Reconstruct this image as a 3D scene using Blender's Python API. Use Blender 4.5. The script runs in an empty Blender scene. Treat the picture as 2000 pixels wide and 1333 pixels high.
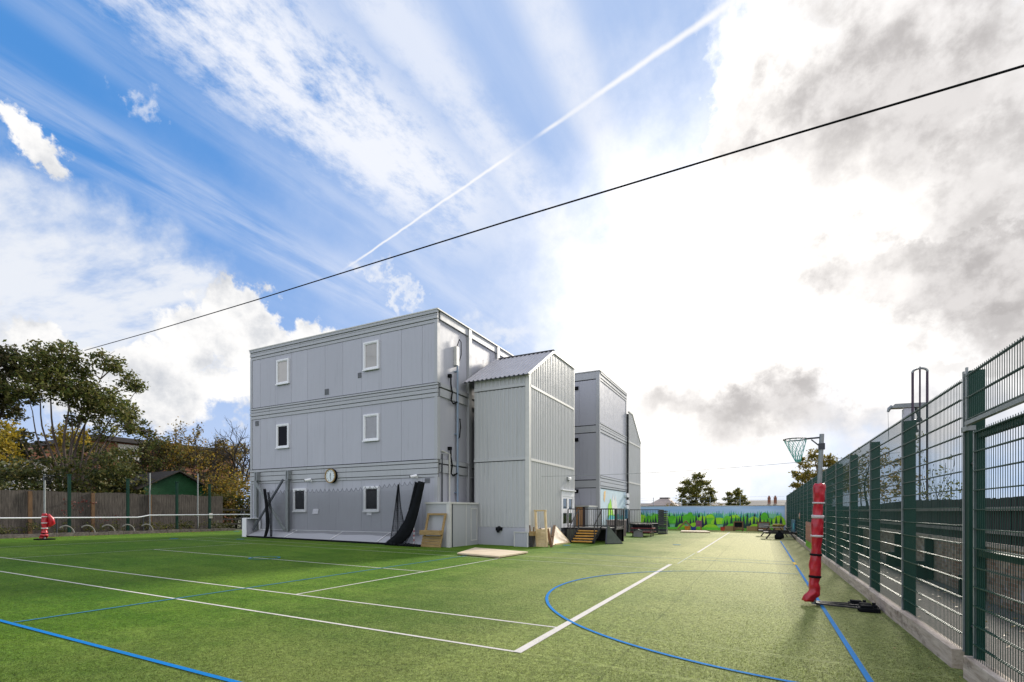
import bpy, math, random
from mathutils import Vector, Matrix, noise as mnoise
R = math.radians
sc = bpy.context.scene
COL = sc.collection
SLOPE = 0.01235                       # the pitch falls gently towards the mesh fence

def gz(x):
    return -SLOPE * max(-34.0, min(2.2, x))

# ------------------------------------------------------------------ materials
def new_mat(name):
    m = bpy.data.materials.new(name)
    m.use_nodes = True
    nt = m.node_tree
    return m, nt, nt.nodes['Principled BSDF'], nt.nodes['Material Output']

def mixc(nt, a, b, fac, mode='MIX'):
    n = nt.nodes.new('ShaderNodeMix'); n.data_type = 'RGBA'; n.blend_type = mode
    for sock, v in ((n.inputs[6], a), (n.inputs[7], b), (n.inputs[0], fac)):
        if hasattr(v, 'is_output') or isinstance(v, bpy.types.NodeSocket):
            nt.links.new(v, sock)
        elif isinstance(v, (int, float)):
            sock.default_value = v
        else:
            sock.default_value = (*v, 1)
    return n.outputs[2]

def maprange(nt, v, a, b, c=0., d=1., smooth=True):
    n = nt.nodes.new('ShaderNodeMapRange')
    n.interpolation_type = 'SMOOTHSTEP' if smooth else 'LINEAR'
    nt.links.new(v, n.inputs[0])
    n.inputs[1].default_value = a; n.inputs[2].default_value = b
    n.inputs[3].default_value = c; n.inputs[4].default_value = d
    return n.outputs[0]

def math_(nt, op, a, b=None, c=None, clamp=False):
    n = nt.nodes.new('ShaderNodeMath'); n.operation = op; n.use_clamp = clamp
    for i, v in enumerate((a, b, c)):
        if v is None: continue
        if isinstance(v, (int, float)): n.inputs[i].default_value = v
        else: nt.links.new(v, n.inputs[i])
    return n.outputs[0]

def noise_(nt, vec, scale, detail=3, rough=.55, mapping=None):
    if mapping:
        mp = nt.nodes.new('ShaderNodeMapping'); mp.inputs['Scale'].default_value = mapping
        nt.links.new(vec, mp.inputs[0]); vec = mp.outputs[0]
    n = nt.nodes.new('ShaderNodeTexNoise')
    n.inputs['Scale'].default_value = scale
    n.inputs['Detail'].default_value = detail
    n.inputs['Roughness'].default_value = rough
    nt.links.new(vec, n.inputs['Vector'])
    return n.outputs['Fac']

def objco(nt):
    return nt.nodes.new('ShaderNodeTexCoord').outputs['Object']

def bump(nt, bs, h, strength, dist=.01):
    b = nt.nodes.new('ShaderNodeBump')
    b.inputs['Strength'].default_value = strength; b.inputs['Distance'].default_value = dist
    nt.links.new(h, b.inputs['Height']); nt.links.new(b.outputs[0], bs.inputs['Normal'])

def M(name, col, rough=.6, metal=0., var=.12, scale=4., detail=4, stretch=None, bmp=0., bscale=40., spec=.5, coat=0.):
    m, nt, bs, out = new_mat(name)
    co = objco(nt)
    f = noise_(nt, co, scale, detail, mapping=stretch)
    f = maprange(nt, f, .3, .7, 0, 1, False)
    lo = [max(0, c * (1 - var)) for c in col]; hi = [c * (1 + var) for c in col]
    nt.links.new(mixc(nt, lo, hi, f), bs.inputs['Base Color'])
    bs.inputs['Roughness'].default_value = rough
    bs.inputs['Metallic'].default_value = metal
    bs.inputs['Specular IOR Level'].default_value = spec
    bs.inputs['Coat Weight'].default_value = coat
    if bmp:
        bump(nt, bs, noise_(nt, co, bscale, 4, mapping=stretch), bmp)
    return m

def grey_panel(name, col, streak=.08):
    m, nt, bs, out = new_mat(name)
    co = objco(nt)
    a = noise_(nt, co, 1.0, 5, .6, (.35, .35, .25))
    b = noise_(nt, co, 6., 4, .6, (1, 1, .06))
    f = math_(nt, 'ADD', math_(nt, 'MULTIPLY', a, .6), math_(nt, 'MULTIPLY', b, .4))
    f = maprange(nt, f, .3, .7, 0, 1, False)
    c = mixc(nt, [x * (1 - streak) for x in col], [x * (1 + streak * .7) for x in col], f)
    gi = nt.nodes.new('ShaderNodeNewGeometry')
    c = mixc(nt, c, [x * .90 for x in col], maprange(nt, gi.outputs['Random Per Island'], 0, 1, 0, .75, False))
    rs = noise_(nt, co, 9., 5, .7, (1, 1, .035)); sp2 = nt.nodes.new('ShaderNodeSeparateXYZ'); nt.links.new(co, sp2.inputs[0])
    c = mixc(nt, c, [x * .55 for x in col], math_(nt, 'MULTIPLY', maprange(nt, rs, .55, .72), .5))
    grime = math_(nt, 'MULTIPLY', maprange(nt, math_(nt, 'ADD', sp2.outputs[2], math_(nt, 'MULTIPLY', rs, .8)), 1.5, .35), .15)
    c = mixc(nt, c, (.16, .17, .13), grime)
    nt.links.new(c, bs.inputs['Base Color'])
    r = noise_(nt, co, 3., 3)
    nt.links.new(maprange(nt, r, .2, .8, .27, .42, False), bs.inputs['Roughness'])
    bump(nt, bs, noise_(nt, co, .9, 2), .06, .05)
    return m

def leaf_mat(name, cols, trans=.35):
    m, nt, bs, out = new_mat(name)
    g = nt.nodes.new('ShaderNodeNewGeometry')
    rp = nt.nodes.new('ShaderNodeValToRGB')
    el = rp.color_ramp.elements
    while len(el) < len(cols): el.new(.5)
    for i, c in enumerate(cols):
        el[i].position = i / (len(cols) - 1); el[i].color = (*c, 1)
    nt.links.new(g.outputs['Random Per Island'], rp.inputs[0])
    nt.links.new(rp.outputs[0], bs.inputs['Base Color'])
    bs.inputs['Roughness'].default_value = .55
    bs.inputs['Specular IOR Level'].default_value = .3
    tr = nt.nodes.new('ShaderNodeBsdfTranslucent')
    nt.links.new(rp.outputs[0], tr.inputs[0])
    mx = nt.nodes.new('ShaderNodeMixShader'); mx.inputs[0].default_value = trans
    nt.links.new(bs.outputs[0], mx.inputs[1]); nt.links.new(tr.outputs[0], mx.inputs[2])
    nt.links.new(mx.outputs[0], out.inputs[0])
    return m

def turf_colour(nt, co, green, dry, sand_glow):
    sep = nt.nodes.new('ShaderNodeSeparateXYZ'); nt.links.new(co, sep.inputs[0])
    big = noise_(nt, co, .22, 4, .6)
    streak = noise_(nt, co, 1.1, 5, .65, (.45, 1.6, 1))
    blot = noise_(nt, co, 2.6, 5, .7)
    # sandy lane by the mesh fence, with sun glow painted into its colour
    worn_glow = maprange(nt, math_(nt, 'ADD', sep.outputs[0], math_(nt, 'ADD', math_(nt, 'MULTIPLY', big, 7.), math_(nt, 'MULTIPLY', blot, 3.))), -4.2, 5.2)
    far_glow = maprange(nt, math_(nt, 'ADD', sep.outputs[1], math_(nt, 'MULTIPLY', big, 8.)), 9., 30.)
    w = math_(nt, 'MULTIPLY', worn_glow, math_(nt, 'ADD', math_(nt, 'MULTIPLY', far_glow, .62), .48), clamp=True)
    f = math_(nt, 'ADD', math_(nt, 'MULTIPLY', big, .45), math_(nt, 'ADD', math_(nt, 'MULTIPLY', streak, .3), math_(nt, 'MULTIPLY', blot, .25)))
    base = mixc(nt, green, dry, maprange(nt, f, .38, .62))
    base = mixc(nt, base, sand_glow, w)
    # rolls of carpet laid along the pitch: brushed alternately, joined by thin seams
    q = math_(nt, 'DIVIDE', math_(nt, 'ADD', sep.outputs[0], 40.3), 3.7); fr = math_(nt, 'FRACT', q)
    alt = math_(nt, 'GREATER_THAN', math_(nt, 'FRACT', math_(nt, 'MULTIPLY', math_(nt, 'FLOOR', q), .5)), .25)
    base = mixc(nt, base, (.5, .5, .48), math_(nt, 'MULTIPLY', alt, .22), 'MULTIPLY')
    seam = math_(nt, 'LESS_THAN', math_(nt, 'ABSOLUTE', math_(nt, 'SUBTRACT', fr, .5)), .004)
    return mixc(nt, base, (.03, .05, .015), math_(nt, 'MULTIPLY', seam, .25))

def blade_mat(name, green, dry, sand_glow):
    m, nt, bs, out = new_mat(name)
    c = turf_colour(nt, objco(nt), green, dry, sand_glow)
    g = nt.nodes.new('ShaderNodeNewGeometry')
    v = maprange(nt, g.outputs['Random Per Island'], 0, 1, .45, 1.75, False)
    cb = nt.nodes.new('ShaderNodeCombineColor')
    for i in range(3): nt.links.new(v, cb.inputs[i])
    c = mixc(nt, c, cb.outputs[0], 1., 'MULTIPLY')
    nt.links.new(c, bs.inputs['Base Color']); bs.inputs['Roughness'].default_value = .6; bs.inputs['Specular IOR Level'].default_value = .25
    tr = nt.nodes.new('ShaderNodeBsdfTranslucent'); nt.links.new(c, tr.inputs[0])
    mx = nt.nodes.new('ShaderNodeMixShader'); mx.inputs[0].default_value = .4
    nt.links.new(bs.outputs[0], mx.inputs[1]); nt.links.new(tr.outputs[0], mx.inputs[2]); nt.links.new(mx.outputs[0], out.inputs[0])
    return m

def turf_mat(name, green, dry, sand_glow):
    m, nt, bs, out = new_mat(name)
    co = objco(nt)
    base = turf_colour(nt, co, green, dry, sand_glow)
    grain = noise_(nt, co, 17., 6, .8)
    fine = noise_(nt, co, 60., 4, .85)
    g2 = maprange(nt, math_(nt, 'ADD', math_(nt, 'MULTIPLY', grain, .5), math_(nt, 'MULTIPLY', fine, .5)),   .38, .62, .2, 1.8, False)
    n = nt.nodes.new('ShaderNodeMix'); n.data_type = 'RGBA'; n.blend_type = 'MULTIPLY'; n.inputs[0].default_value = 1
    nt.links.new(base, n.inputs[6])
    cmb = nt.nodes.new('ShaderNodeCombineColor')
    for i in range(3): nt.links.new(g2, cmb.inputs[i])
    nt.links.new(cmb.outputs[0], n.inputs[7])
    nt.links.new(n.outputs[2], bs.inputs['Base Color'])
    bs.inputs['Roughness'].default_value = .8
    bs.inputs['Specular IOR Level'].default_value = .08
    h = math_(nt, 'ADD', math_(nt, 'MULTIPLY', grain, .6), math_(nt, 'MULTIPLY', fine, .5))
    bump(nt, bs, h, .9, .02)
    return m

def line_mat(name, col, turf, cover):
    m, nt, bs, out = new_mat(name)
    co = objco(nt)
    a = noise_(nt, co, 70., 4, .75); b = noise_(nt, co, 1.5, 4, .6)
    f = maprange(nt, math_(nt, 'ADD', math_(nt, 'MULTIPLY', a, .65), math_(nt, 'MULTIPLY', b, .35)), .30 + .1 * (1 - cover), .52 + .1 * (1 - cover))
    nt.links.new(mixc(nt, [c * .5 + t * .5 for c, t in zip(col, turf)], col, f), bs.inputs['Base Color'])
    bs.inputs['Roughness'].default_value = .85
    bs.inputs['Specular IOR Level'].default_value = .08
    bump(nt, bs, a, .6, .01)
    return m

def brick_mat(name):
    m, nt, bs, out = new_mat(name)
    co = objco(nt)
    sp = nt.nodes.new('ShaderNodeSeparateXYZ'); nt.links.new(co, sp.inputs[0])
    cb = nt.nodes.new('ShaderNodeCombineXYZ'); nt.links.new(sp.outputs[1], cb.inputs[0]); nt.links.new(sp.outputs[2], cb.inputs[1])
    br = nt.nodes.new('ShaderNodeTexBrick')
    nt.links.new(cb.outputs[0], br.inputs[0])
    br.inputs['Color1'].default_value = (.24, .13, .08, 1); br.inputs['Color2'].default_value = (.46, .36, .26, 1)
    br.inputs['Mortar'].default_value = (.33, .31, .28, 1)
    br.inputs['Scale'].default_value = 1; br.inputs['Brick Width'].default_value = .225
    br.inputs['Row Height'].default_value = .075; br.inputs['Mortar Size'].default_value = .006
    v = noise_(nt, co, 7., 4)
    pale = noise_(nt, co, 2.2, 4)
    c = mixc(nt, br.outputs[0], (.5, .5, .52), maprange(nt, pale, .60, .66, 0, .55))
    c = mixc(nt, c, (.06, .05, .04), maprange(nt, v, .5, .75, 0, .6))
    nt.links.new(c, bs.inputs['Base Color']); bs.inputs['Roughness'].default_value = .9
    bump(nt, bs, br.outputs['Fac'], -.5, .01)
    return m

def wood_mat(name, a, b, stretch, rough=.75, scale=9.):
    m, nt, bs, out = new_mat(name)
    co = objco(nt)
    f = noise_(nt, co, scale, 6, .65, stretch)
    g = noise_(nt, co, 1.3, 3)
    f = maprange(nt, math_(nt, 'ADD', math_(nt, 'MULTIPLY', f, .7), math_(nt, 'MULTIPLY', g, .3)), .32, .68, 0, 1, False)
    nt.links.new(mixc(nt, a, b, f), bs.inputs['Base Color'])
    bs.inputs['Roughness'].default_value = rough
    bump(nt, bs, f, .4, .004)
    return m

GREY = (.425, .435, .49)
MT = {}
MT['panel'] = grey_panel('grey_painted_panel', GREY)
MT['trim'] = grey_panel('grey_painted_trim', (.41, .425, .45), .06)
MT['clad'] = grey_panel('goosewing_cladding', (.47, .485, .495), .06)
MT['flash'] = M('pale_flashing', (.55, .55, .53), .45, var=.06)
MT['joint'] = M('dark_joint', (.055, .06, .07), .8)
MT['roof'] = M('roof_sheet', (.42, .41, .43), .42, var=.08, scale=1.5)
MT['white'] = M('white_upvc', (.78, .79, .82), .35, var=.03)
MT['black'] = M('black_rubber', (.008, .009, .011), .85, var=.3, spec=.1)
MT['net'] = M('dark_net_cord', (.012, .013, .016), .9, spec=.1)
MT['netpale'] = M('grey_net_cord', (.10, .105, .12), .8)
MT['steel'] = M('galvanised_steel', (.26, .28, .29), .5, .45, var=.12, scale=12)
MT['dsteel'] = M('dark_steel', (.045, .05, .06), .45, .4, var=.2)
MT['bracesteel'] = M('dark_blue_steel', (.075, .085, .10), .5, .3, var=.2)  # darker blue-grey steel for one of the crossed braces
MT['hoop'] = M('dull_grey_hoop', (.17, .165, .155), .7, var=.2)
MT['blackmetal'] = M('black_metal', (.012, .012, .014), .65, 0.)
MT['pipe'] = M('blue_grey_pipe', (.20, .27, .37), .4, var=.1)
MT['green'] = M('green_powder_coat', (.008, .042, .030), .5, var=.12, scale=3, spec=.2)
MT['greenwire'] = M('green_wire', (.007, .050, .038), .45, var=.1, spec=.25)
def sleeper_mat():
    m, nt, bs, out = new_mat('weathered_sleeper'); co = objco(nt)
    g = noise_(nt, co, 14, 6, .7, (1, .16, 1.6)); p = noise_(nt, co, 2.6, 5, .65, (1, .7, 1.6)); q = noise_(nt, co, 9, 4, .6, (1, 1.6, .5))
    oi = nt.nodes.new('ShaderNodeObjectInfo')
    c = mixc(nt, (.30, .225, .165), (.66, .56, .46), maprange(nt, g, .33, .66, 0, 1, False))
    c = mixc(nt, c, (.42, .34, .27), math_(nt, 'MULTIPLY', oi.outputs['Random'], .6))
    c = mixc(nt, c, (.13, .095, .07), maprange(nt, p, .54, .70, 0, .75))
    c = mixc(nt, c, (.05, .035, .028), maprange(nt, q, .66, .74, 0, .8))
    nt.links.new(c, bs.inputs['Base Color']); bs.inputs['Roughness'].default_value = .88
    bump(nt, bs, g, .5, .006); return m
MT['sleeper'] = sleeper_mat()
MT['pallet'] = wood_mat('treated_timber', (.20, .125, .045), (.42, .29, .12), (.3, 1, 3), .7)
MT['pine'] = wood_mat('fresh_pine', (.44, .31, .15), (.68, .53, .30), (1, 1, .3), .65)
MT['ply'] = wood_mat('plywood', (.52, .40, .26), (.72, .60, .44), (.4, 1.2, 1), .6, 5)
MT['plyedge'] = wood_mat('plywood_edge', (.16, .10, .06), (.30, .20, .12), (1, 1, 8), .8)
MT['oldwood'] = wood_mat('weathered_fence_board', (.022, .018, .016), (.135, .115, .10), (1, 1, .1), .9, 22)
MT['darkwood'] = wood_mat('dark_fence_board', (.014, .013, .013), (.05, .046, .042), (1, 1, .12), .9, 14)
MT['greywood'] = wood_mat('grey_rail_timber', (.16, .15, .13), (.30, .28, .25), (1, .2, 1), .9, 10)
MT['orangewood'] = wood_mat('orange_post', (.10, .055, .025), (.19, .105, .05), (1, 1, .3), .8)
MT['step'] = M('step_tread', (.40, .36, .33), .7, var=.15, bmp=.3)
MT['nosing'] = M('yellow_nosing', (.62, .33, .06), .6, var=.15)
MT['red'] = M('red_vinyl', (.42, .008, .022), .34, var=.25, scale=9, bmp=.5, bscale=14, coat=.2)
MT['tape'] = M('silver_tape', (.55, .50, .52), .35, var=.1)
MT['brick'] = brick_mat('old_brickwork')
MT['gravel'] = M('gravel', (.125, .112, .10), .95, var=.55, scale=45, detail=6, bmp=1., bscale=60)
MT['soil'] = M('soil', (.05, .04, .03), .95, var=.5, scale=12, detail=6, bmp=1.)
MT['earth'] = M('rough_ground', (.07, .075, .035), .95, var=.4, scale=.8, detail=8, bmp=.6, bscale=8)
MT['stone'] = M('bed_stone', (.13, .11, .10), .9, var=.5, scale=5, detail=6, bmp=.8, bscale=12)
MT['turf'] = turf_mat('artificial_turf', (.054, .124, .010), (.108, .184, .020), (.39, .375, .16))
MT['wline'] = line_mat('white_line_fibre', (.62, .58, .53), (.10, .15, .03), 1.)
MT['fline'] = line_mat('faded_line_fibre', (.46, .48, .36), (.12, .17, .04), .6)
MT['bline'] = line_mat('blue_line_fibre', (.008, .17, .46), (.03, .12, .06), 1.)
MT['fbline'] = line_mat('faded_blue_fibre', (.035, .19, .33), (.07, .16, .04), .7)
MT['yline'] = line_mat('yellow_line_fibre', (.75, .50, .08), (.1, .15, .03), 1.)
MT['bark'] = M('bark', (.085, .065, .055), .9, var=.4, scale=6, stretch=(1, 1, .2), bmp=.6)
MT['darkbark'] = M('dark_bark', (.035, .028, .024), .9, var=.4, scale=6, bmp=.5)
MT['leafdark'] = leaf_mat('dark_leaf', [(.042, .066, .018), (.08, .108, .026), (.16, .175, .04), (.11, .09, .034), (.21, .21, .06)], .48)
MT['leafdeep'] = leaf_mat('deep_leaf', [(.03, .042, .016), (.055, .064, .022), (.10, .095, .032), (.07, .05, .026)], .35)
MT['leafhedge'] = leaf_mat('hedge_leaf', [(.025, .042, .014), (.06, .08, .022), (.11, .115, .03), (.15, .12, .03)], .35)
MT['leafyellow'] = leaf_mat('yellow_leaf', [(.12, .11, .015), (.30, .22, .02), (.44, .31, .03), (.10, .12, .02)], .4)
MT['leafautumn'] = leaf_mat('autumn_leaf', [(.08, .065, .02), (.20, .12, .025), (.34, .21, .03), (.12, .12, .025), (.07, .075, .025), (.44, .32, .04)], .45)
MT['leafrust'] = leaf_mat('rust_leaf', [(.14, .06, .03), (.20, .09, .04), (.09, .05, .03)], .35)
MT['leafolive'] = leaf_mat('olive_leaf', [(.07, .08, .018), (.17, .17, .03), (.12, .14, .028), (.30, .24, .05)], .55)
MT['leafwillow'] = leaf_mat('willow_leaf', [(.10, .11, .02), (.22, .19, .03), (.33, .23, .05), (.08, .10, .02)], .5)
MT['leafred'] = leaf_mat('red_leaf', [(.16, .02, .02), (.10, .03, .02), (.22, .04, .03)], .3)
MT['litter'] = leaf_mat('fallen_leaf', [(.30, .16, .03), (.20, .09, .03), (.42, .30, .05), (.10, .06, .03)], .2)
MT['shedgreen'] = M('green_shed_paint', (.012, .085, .028), .6, var=.15)
MT['shedroof'] = M('felt_roof', (.03, .024, .02), .9, var=.3)
MT['wallcream'] = M('pale_render', (.62, .60, .57), .8, var=.06)
MT['housebrick'] = M('house_brick', (.24, .10, .06), .9, var=.2, scale=6)
MT['roofdark'] = M('dark_roof', (.05, .045, .045), .8, var=.2)
MT['rooftan'] = M('tan_roof_tile', (.40, .33, .29), .85, var=.15)
MT['maroon'] = M('maroon_plastic', (.16, .018, .022), .45)
MT['deckbox'] = M('taupe_resin', (.30, .25, .25), .55, var=.08)
MT['plumresin'] = M('plum_resin_trim', (.05, .03, .035), .5)
MT['slate'] = M('slate_felt', (.20, .20, .21), .8, var=.15)
MT['slategreen'] = M('dark_green_board', (.07, .085, .065), .8, var=.15)
MT['skirt'] = M('olive_skirt', (.085, .09, .07), .7)
MT['woodcab'] = M('orange_wood_panel', (.48, .25, .12), .5, var=.12, stretch=(1, 1, .1))
MT['plasticblue'] = M('blue_plastic', (.02, .05, .33), .4)
MT['plasticorange'] = M('orange_plastic', (.58, .22, .03), .45)
MT['plasticred'] = M('red_plastic', (.42, .03, .02), .45)
MT['plasticpink'] = M('plum_plastic', (.20, .07, .13), .45)
MT['cyan'] = M('turquoise_paint', (.03, .40, .46), .6)
MT['boardblue'] = M('blue_board', (.03, .12, .20), .6)
MT['pencil'] = M('terracotta_picket', (.40, .19, .13), .7, var=.2)
MT['limepaint'] = M('lime_paint', (.16, .40, .02), .6)
MT['paper'] = M('laminated_paper', (.80, .80, .88), .4, var=.03)
MT['gold'] = M('brass_rim', (.33, .21, .06), .4, .5)
MT['face'] = M('clock_face', (.68, .74, .76), .3, var=.03)
MT['creamblind'] = M('cream_blind_glass', (.37, .345, .32), .12, var=.05, coat=1.)
MT['greyreflect'] = M('grey_reflection_glass', (.20, .21, .235), .10, var=.15, scale=2, coat=1.)  # reflected grey sky painted into the base colour
MT['darkglass'] = M('dark_glass', (.003, .003, .005), .10, var=.2, spec=.08)
MT['doorglass'] = M('door_glass', (.03, .035, .02), .06, coat=1.)
MT['concrete'] = M('pale_column_paint', (.52, .52, .58), .55, var=.05)
MT['mauve'] = M('dark_mauve_steel', (.055, .035, .06), .5, .2)
# painted board colours
MT['mdark'] = M('painted_dark_green', (.012, .055, .045), .6)
MT['mnavy'] = M('painted_navy', (.010, .025, .05), .6)
MT['mteal'] = M('painted_teal', (.05, .36, .32), .6)
MT['mpale'] = M('painted_pale_green', (.24, .66, .38), .6)
MT['mlime'] = M('painted_lime', (.32, .72, .02), .6)
MT['mgreen'] = M('painted_green', (.09, .50, .02), .6)
MT['mgrass'] = M('painted_grass', (.14, .60, .03), .6)

def sky_paint():
    m, nt, bs, out = new_mat('painted_sky')
    co = objco(nt)
    f = noise_(nt, co, .5, 3, mapping=(.3, 1, 3))
    nt.links.new(mixc(nt, (.28, .48, .78), (.46, .64, .88), maprange(nt, f, .35, .65)), bs.inputs['Base Color'])
    bs.inputs['Roughness'].default_value = .55
    return m
MT['msky'] = sky_paint()
MT['mwall'] = M('painted_pale_blue', (.52, .66, .75), .55, var=.06, scale=1.2)

# ------------------------------------------------------------------ mesh builder
class MB:
    def __init__(s):
        s.v = []; s.f = []; s.m = []; s.sm = []; s.cuts = []
    def add(s, vs, fs, m=0, smooth=False):
        b = len(s.v); s.cuts.append((b, len(s.f))); s.v += [Vector(v) for v in vs]
        for f in fs:
            s.f.append([b + i for i in f]); s.m.append(m); s.sm.append(smooth)
        return s
    def box(s, x0, x1, y0, y1, z0, z1, m=0):
        vs = [(x, y, z) for z in (z0, z1) for y in (y0, y1) for x in (x0, x1)]
        return s.add(vs, [(0, 2, 3, 1), (4, 5, 7, 6), (0, 1, 5, 4), (2, 6, 7, 3), (0, 4, 6, 2), (1, 3, 7, 5)], m)
    def hexa(s, p, m=0):               # 4 bottom points ccw, 4 top points
        return s.add(p, [(3, 2, 1, 0), (4, 5, 6, 7), (0, 1, 5, 4), (1, 2, 6, 5), (2, 3, 7, 6), (3, 0, 4, 7)], m)
    def bar(s, p, q, w, h, up=(0, 0, 1), m=0):
        p = Vector(p); q = Vector(q); d = (q - p).normalized()
        u = Vector(up)
        a = d.cross(u)
        if a.length < 1e-4: a = d.cross(Vector((1, 0, 0)))
        a.normalize(); b = a.cross(d).normalized()
        a *= w / 2; b *= h / 2
        vs = [p - a - b, p + a - b, p + a + b, p - a + b, q - a - b, q + a - b, q + a + b, q - a + b]
        return s.add(vs, [(0, 1, 2, 3), (7, 6, 5, 4), (0, 4, 5, 1), (1, 5, 6, 2), (2, 6, 7, 3), (3, 7, 4, 0)], m)
    def tube(s, pts, r, n=8, m=0, caps=True, smooth=True):
        pts = [Vector(p) for p in pts]
        rs = r if isinstance(r, (list, tuple)) else [r] * len(pts)
        rings = []; prev = None
        for i, p in enumerate(pts):
            d = (pts[min(i + 1, len(pts) - 1)] - pts[max(i - 1, 0)])
            d = d.normalized() if d.length > 1e-9 else Vector((0, 0, 1))
            if prev is None:
                a = d.cross(Vector((0, 0, 1)))
                if a.length < .05: a = d.cross(Vector((1, 0, 0)))
            else:
                a = prev - d * prev.dot(d)
                if a.length < 1e-6: a = d.cross(Vector((1, 0, 0)))
            a.normalize(); prev = a; b = d.cross(a)
            rings.append([p + (a * math.cos(2 * math.pi * k / n) + b * math.sin(2 * math.pi * k / n)) * rs[i] for k in range(n)])
        vs = [v for ring in rings for v in ring]; fs = []
        for i in range(len(rings) - 1):
            for k in range(n):
                k2 = (k + 1) % n
                fs.append((i * n + k, i * n + k2, (i + 1) * n + k2, (i + 1) * n + k))
        s.add(vs, fs, m, smooth)
        if caps:
            s.add(rings[0], [tuple(range(n))[::-1]], m); s.add(rings[-1], [tuple(range(n))], m)
        return s
    def prism(s, poly, off, m=0):      # poly: 3-D points (planar), off: extrusion vector
        n = len(poly); o = Vector(off)
        vs = [Vector(p) for p in poly] + [Vector(p) + o for p in poly]
        fs = [tuple(range(n))[::-1], tuple(range(n, 2 * n))]
        fs += [(i, (i + 1) % n, n + (i + 1) % n, n + i) for i in range(n)]
        return s.add(vs, fs, m)
    def build_each(s, name, mats, parent, bevel=0.):      # every added shape becomes a part of its own
        out = []
        ends = s.cuts[1:] + [(len(s.v), len(s.f))]
        for (v0, f0), (v1, f1) in zip(s.cuts, ends):
            q = MB(); q.v = s.v[v0:v1]; q.f = [[i - v0 for i in f] for f in s.f[f0:f1]]; q.m = s.m[f0:f1]; q.sm = s.sm[f0:f1]
            out.append(q.build(name, mats, parent, bevel=bevel))
        return out
    def build(s, name, mats, parent=None, loc=None, bevel=0., fix=True):
        if not isinstance(mats, (list, tuple)): mats = [mats]
        me = bpy.data.meshes.new(name)
        if parent is None:
            o0 = Vector(loc) if loc is not None else Vector((sum(v.x for v in s.v) / len(s.v), sum(v.y for v in s.v) / len(s.v), min(v.z for v in s.v)))
        else:
            r = parent
            while r.parent: r = r.parent
            o0 = Vector(r.location)
        me.from_pydata([v - o0 for v in s.v], [], s.f)
        for m in mats: me.materials.append(m)
        for p, mi, sm in zip(me.polygons, s.m, s.sm):
            p.material_index = mi; p.use_smooth = sm
        if fix and len(s.f) < 60000:
            import bmesh
            b = bmesh.new(); b.from_mesh(me); bmesh.ops.recalc_face_normals(b, faces=b.faces); b.to_mesh(me); b.free()
        me.update()
        o = bpy.data.objects.new(name, me); COL.objects.link(o)
        if parent is None: o.location = o0
        else: o.parent = parent
        if bevel:
            bv = o.modifiers.new('bevel', 'BEVEL'); bv.width = bevel; bv.segments = 2; bv.limit_method = 'ANGLE'
        return o

def tag(o, label=None, cat=None, group=None, kind=None):
    if label: o['label'] = label
    if cat: o['category'] = cat
    if group: o['group'] = group
    if kind: o['kind'] = kind
    return o

def thing(name, label, cat, loc, group=None):
    o = bpy.data.objects.new(name, None); COL.objects.link(o)
    o.location = loc; o.empty_display_size = .3
    return tag(o, label, cat, group)

def dup(root, loc, label=None):
    r = root.copy(); COL.objects.link(r); r.location = loc
    if label: r['label'] = label
    for ch in list(root.children):
        c = ch.copy(); COL.objects.link(c); c.parent = r
        for g in list(ch.children):
            d = g.copy(); COL.objects.link(d); d.parent = c
    return r

def dup_part(o, parent, dloc):
    c = o.copy(); COL.objects.link(c); c.parent = parent; c.location = Vector(o.location) + Vector(dloc)
    return c

# ------------------------------------------------------------------ ground, turf, lines
def strip_sheet(mb, x0, x1, y0, y1, dz, m=0):
    xs = sorted({x0, x1} | {x for x in (-34., 2.2) if x0 < x < x1})
    for a, b in zip(xs, xs[1:]):
        mb.add([(a, y0, gz(a) + dz), (b, y0, gz(b) + dz), (b, y1, gz(b) + dz), (a, y1, gz(a) + dz)], [(0, 1, 2, 3)], m)
    return mb
tag(strip_sheet(MB(), -900, 900, -600, 1200, -.012).build('ground', MT['earth'], loc=(0, 0, 0), fix=False), kind='structure')
tag(strip_sheet(MB(), -32.95, 1.95, -25, 49.05, 0).build('turf_pitch', MT['turf'], loc=(0, 0, 0), fix=False), kind='structure')
tag(strip_sheet(MB(), 1.95, 3.9, -25, 60, -.004).build('gravel_path', MT['gravel'], loc=(0, 0, 0), fix=False), kind='structure')

def hline(mb, y, xa, xb, w, dz=.004): strip_sheet(mb, min(xa, xb), max(xa, xb), y - w / 2, y + w / 2, dz)
def vline(mb, x, ya, yb, w, dz=.004): strip_sheet(mb, x - w / 2, x + w / 2, ya, yb, dz)
XB, YB = -2.563, 5.267
wl = MB()
vline(wl, XB - .02, YB - .03, YB + 11.0, .11, .008)
hline(wl, YB, XB - .07, XB - 23.77, .05)
hline(wl, YB + 1.372, XB - .07, XB - 23.77, .05)
vline(wl, XB - 5.485, YB + 1.40, YB + 9.60, .05)
hline(wl, YB + 5.486, XB - 5.51, XB - 18.26, .05)
vline(wl, -2.36, 21.6, 44.6, .09)
tag(wl.build('white_court_lines', MT['wline'], loc=(0, 0, 0), fix=False), kind='structure')
wf = MB()
vline(wf, XB - 18.285, YB + 1.40, YB + 9.57, .05)
vline(wf, XB - 23.77, YB - .02, YB + 11, .06)
hline(wf, YB + 9.60, XB - .07, XB - 23.74, .045)
hline(wf, YB + 10.973, XB - .07, XB - 23.74, .045)
vline(wf, -2.42, 16.6, 21.2, .05)
tag(wf.build('faded_court_lines', MT['fline'], loc=(0, 0, 0), fix=False), kind='structure')
bl = MB()
vline(bl, .97, 3.0, 18.3, .06, .010); vline(bl, .97, 19.3, 33.0, .06, .010)
hline(bl, 3.04, .94, -12, .06, .010)
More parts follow.
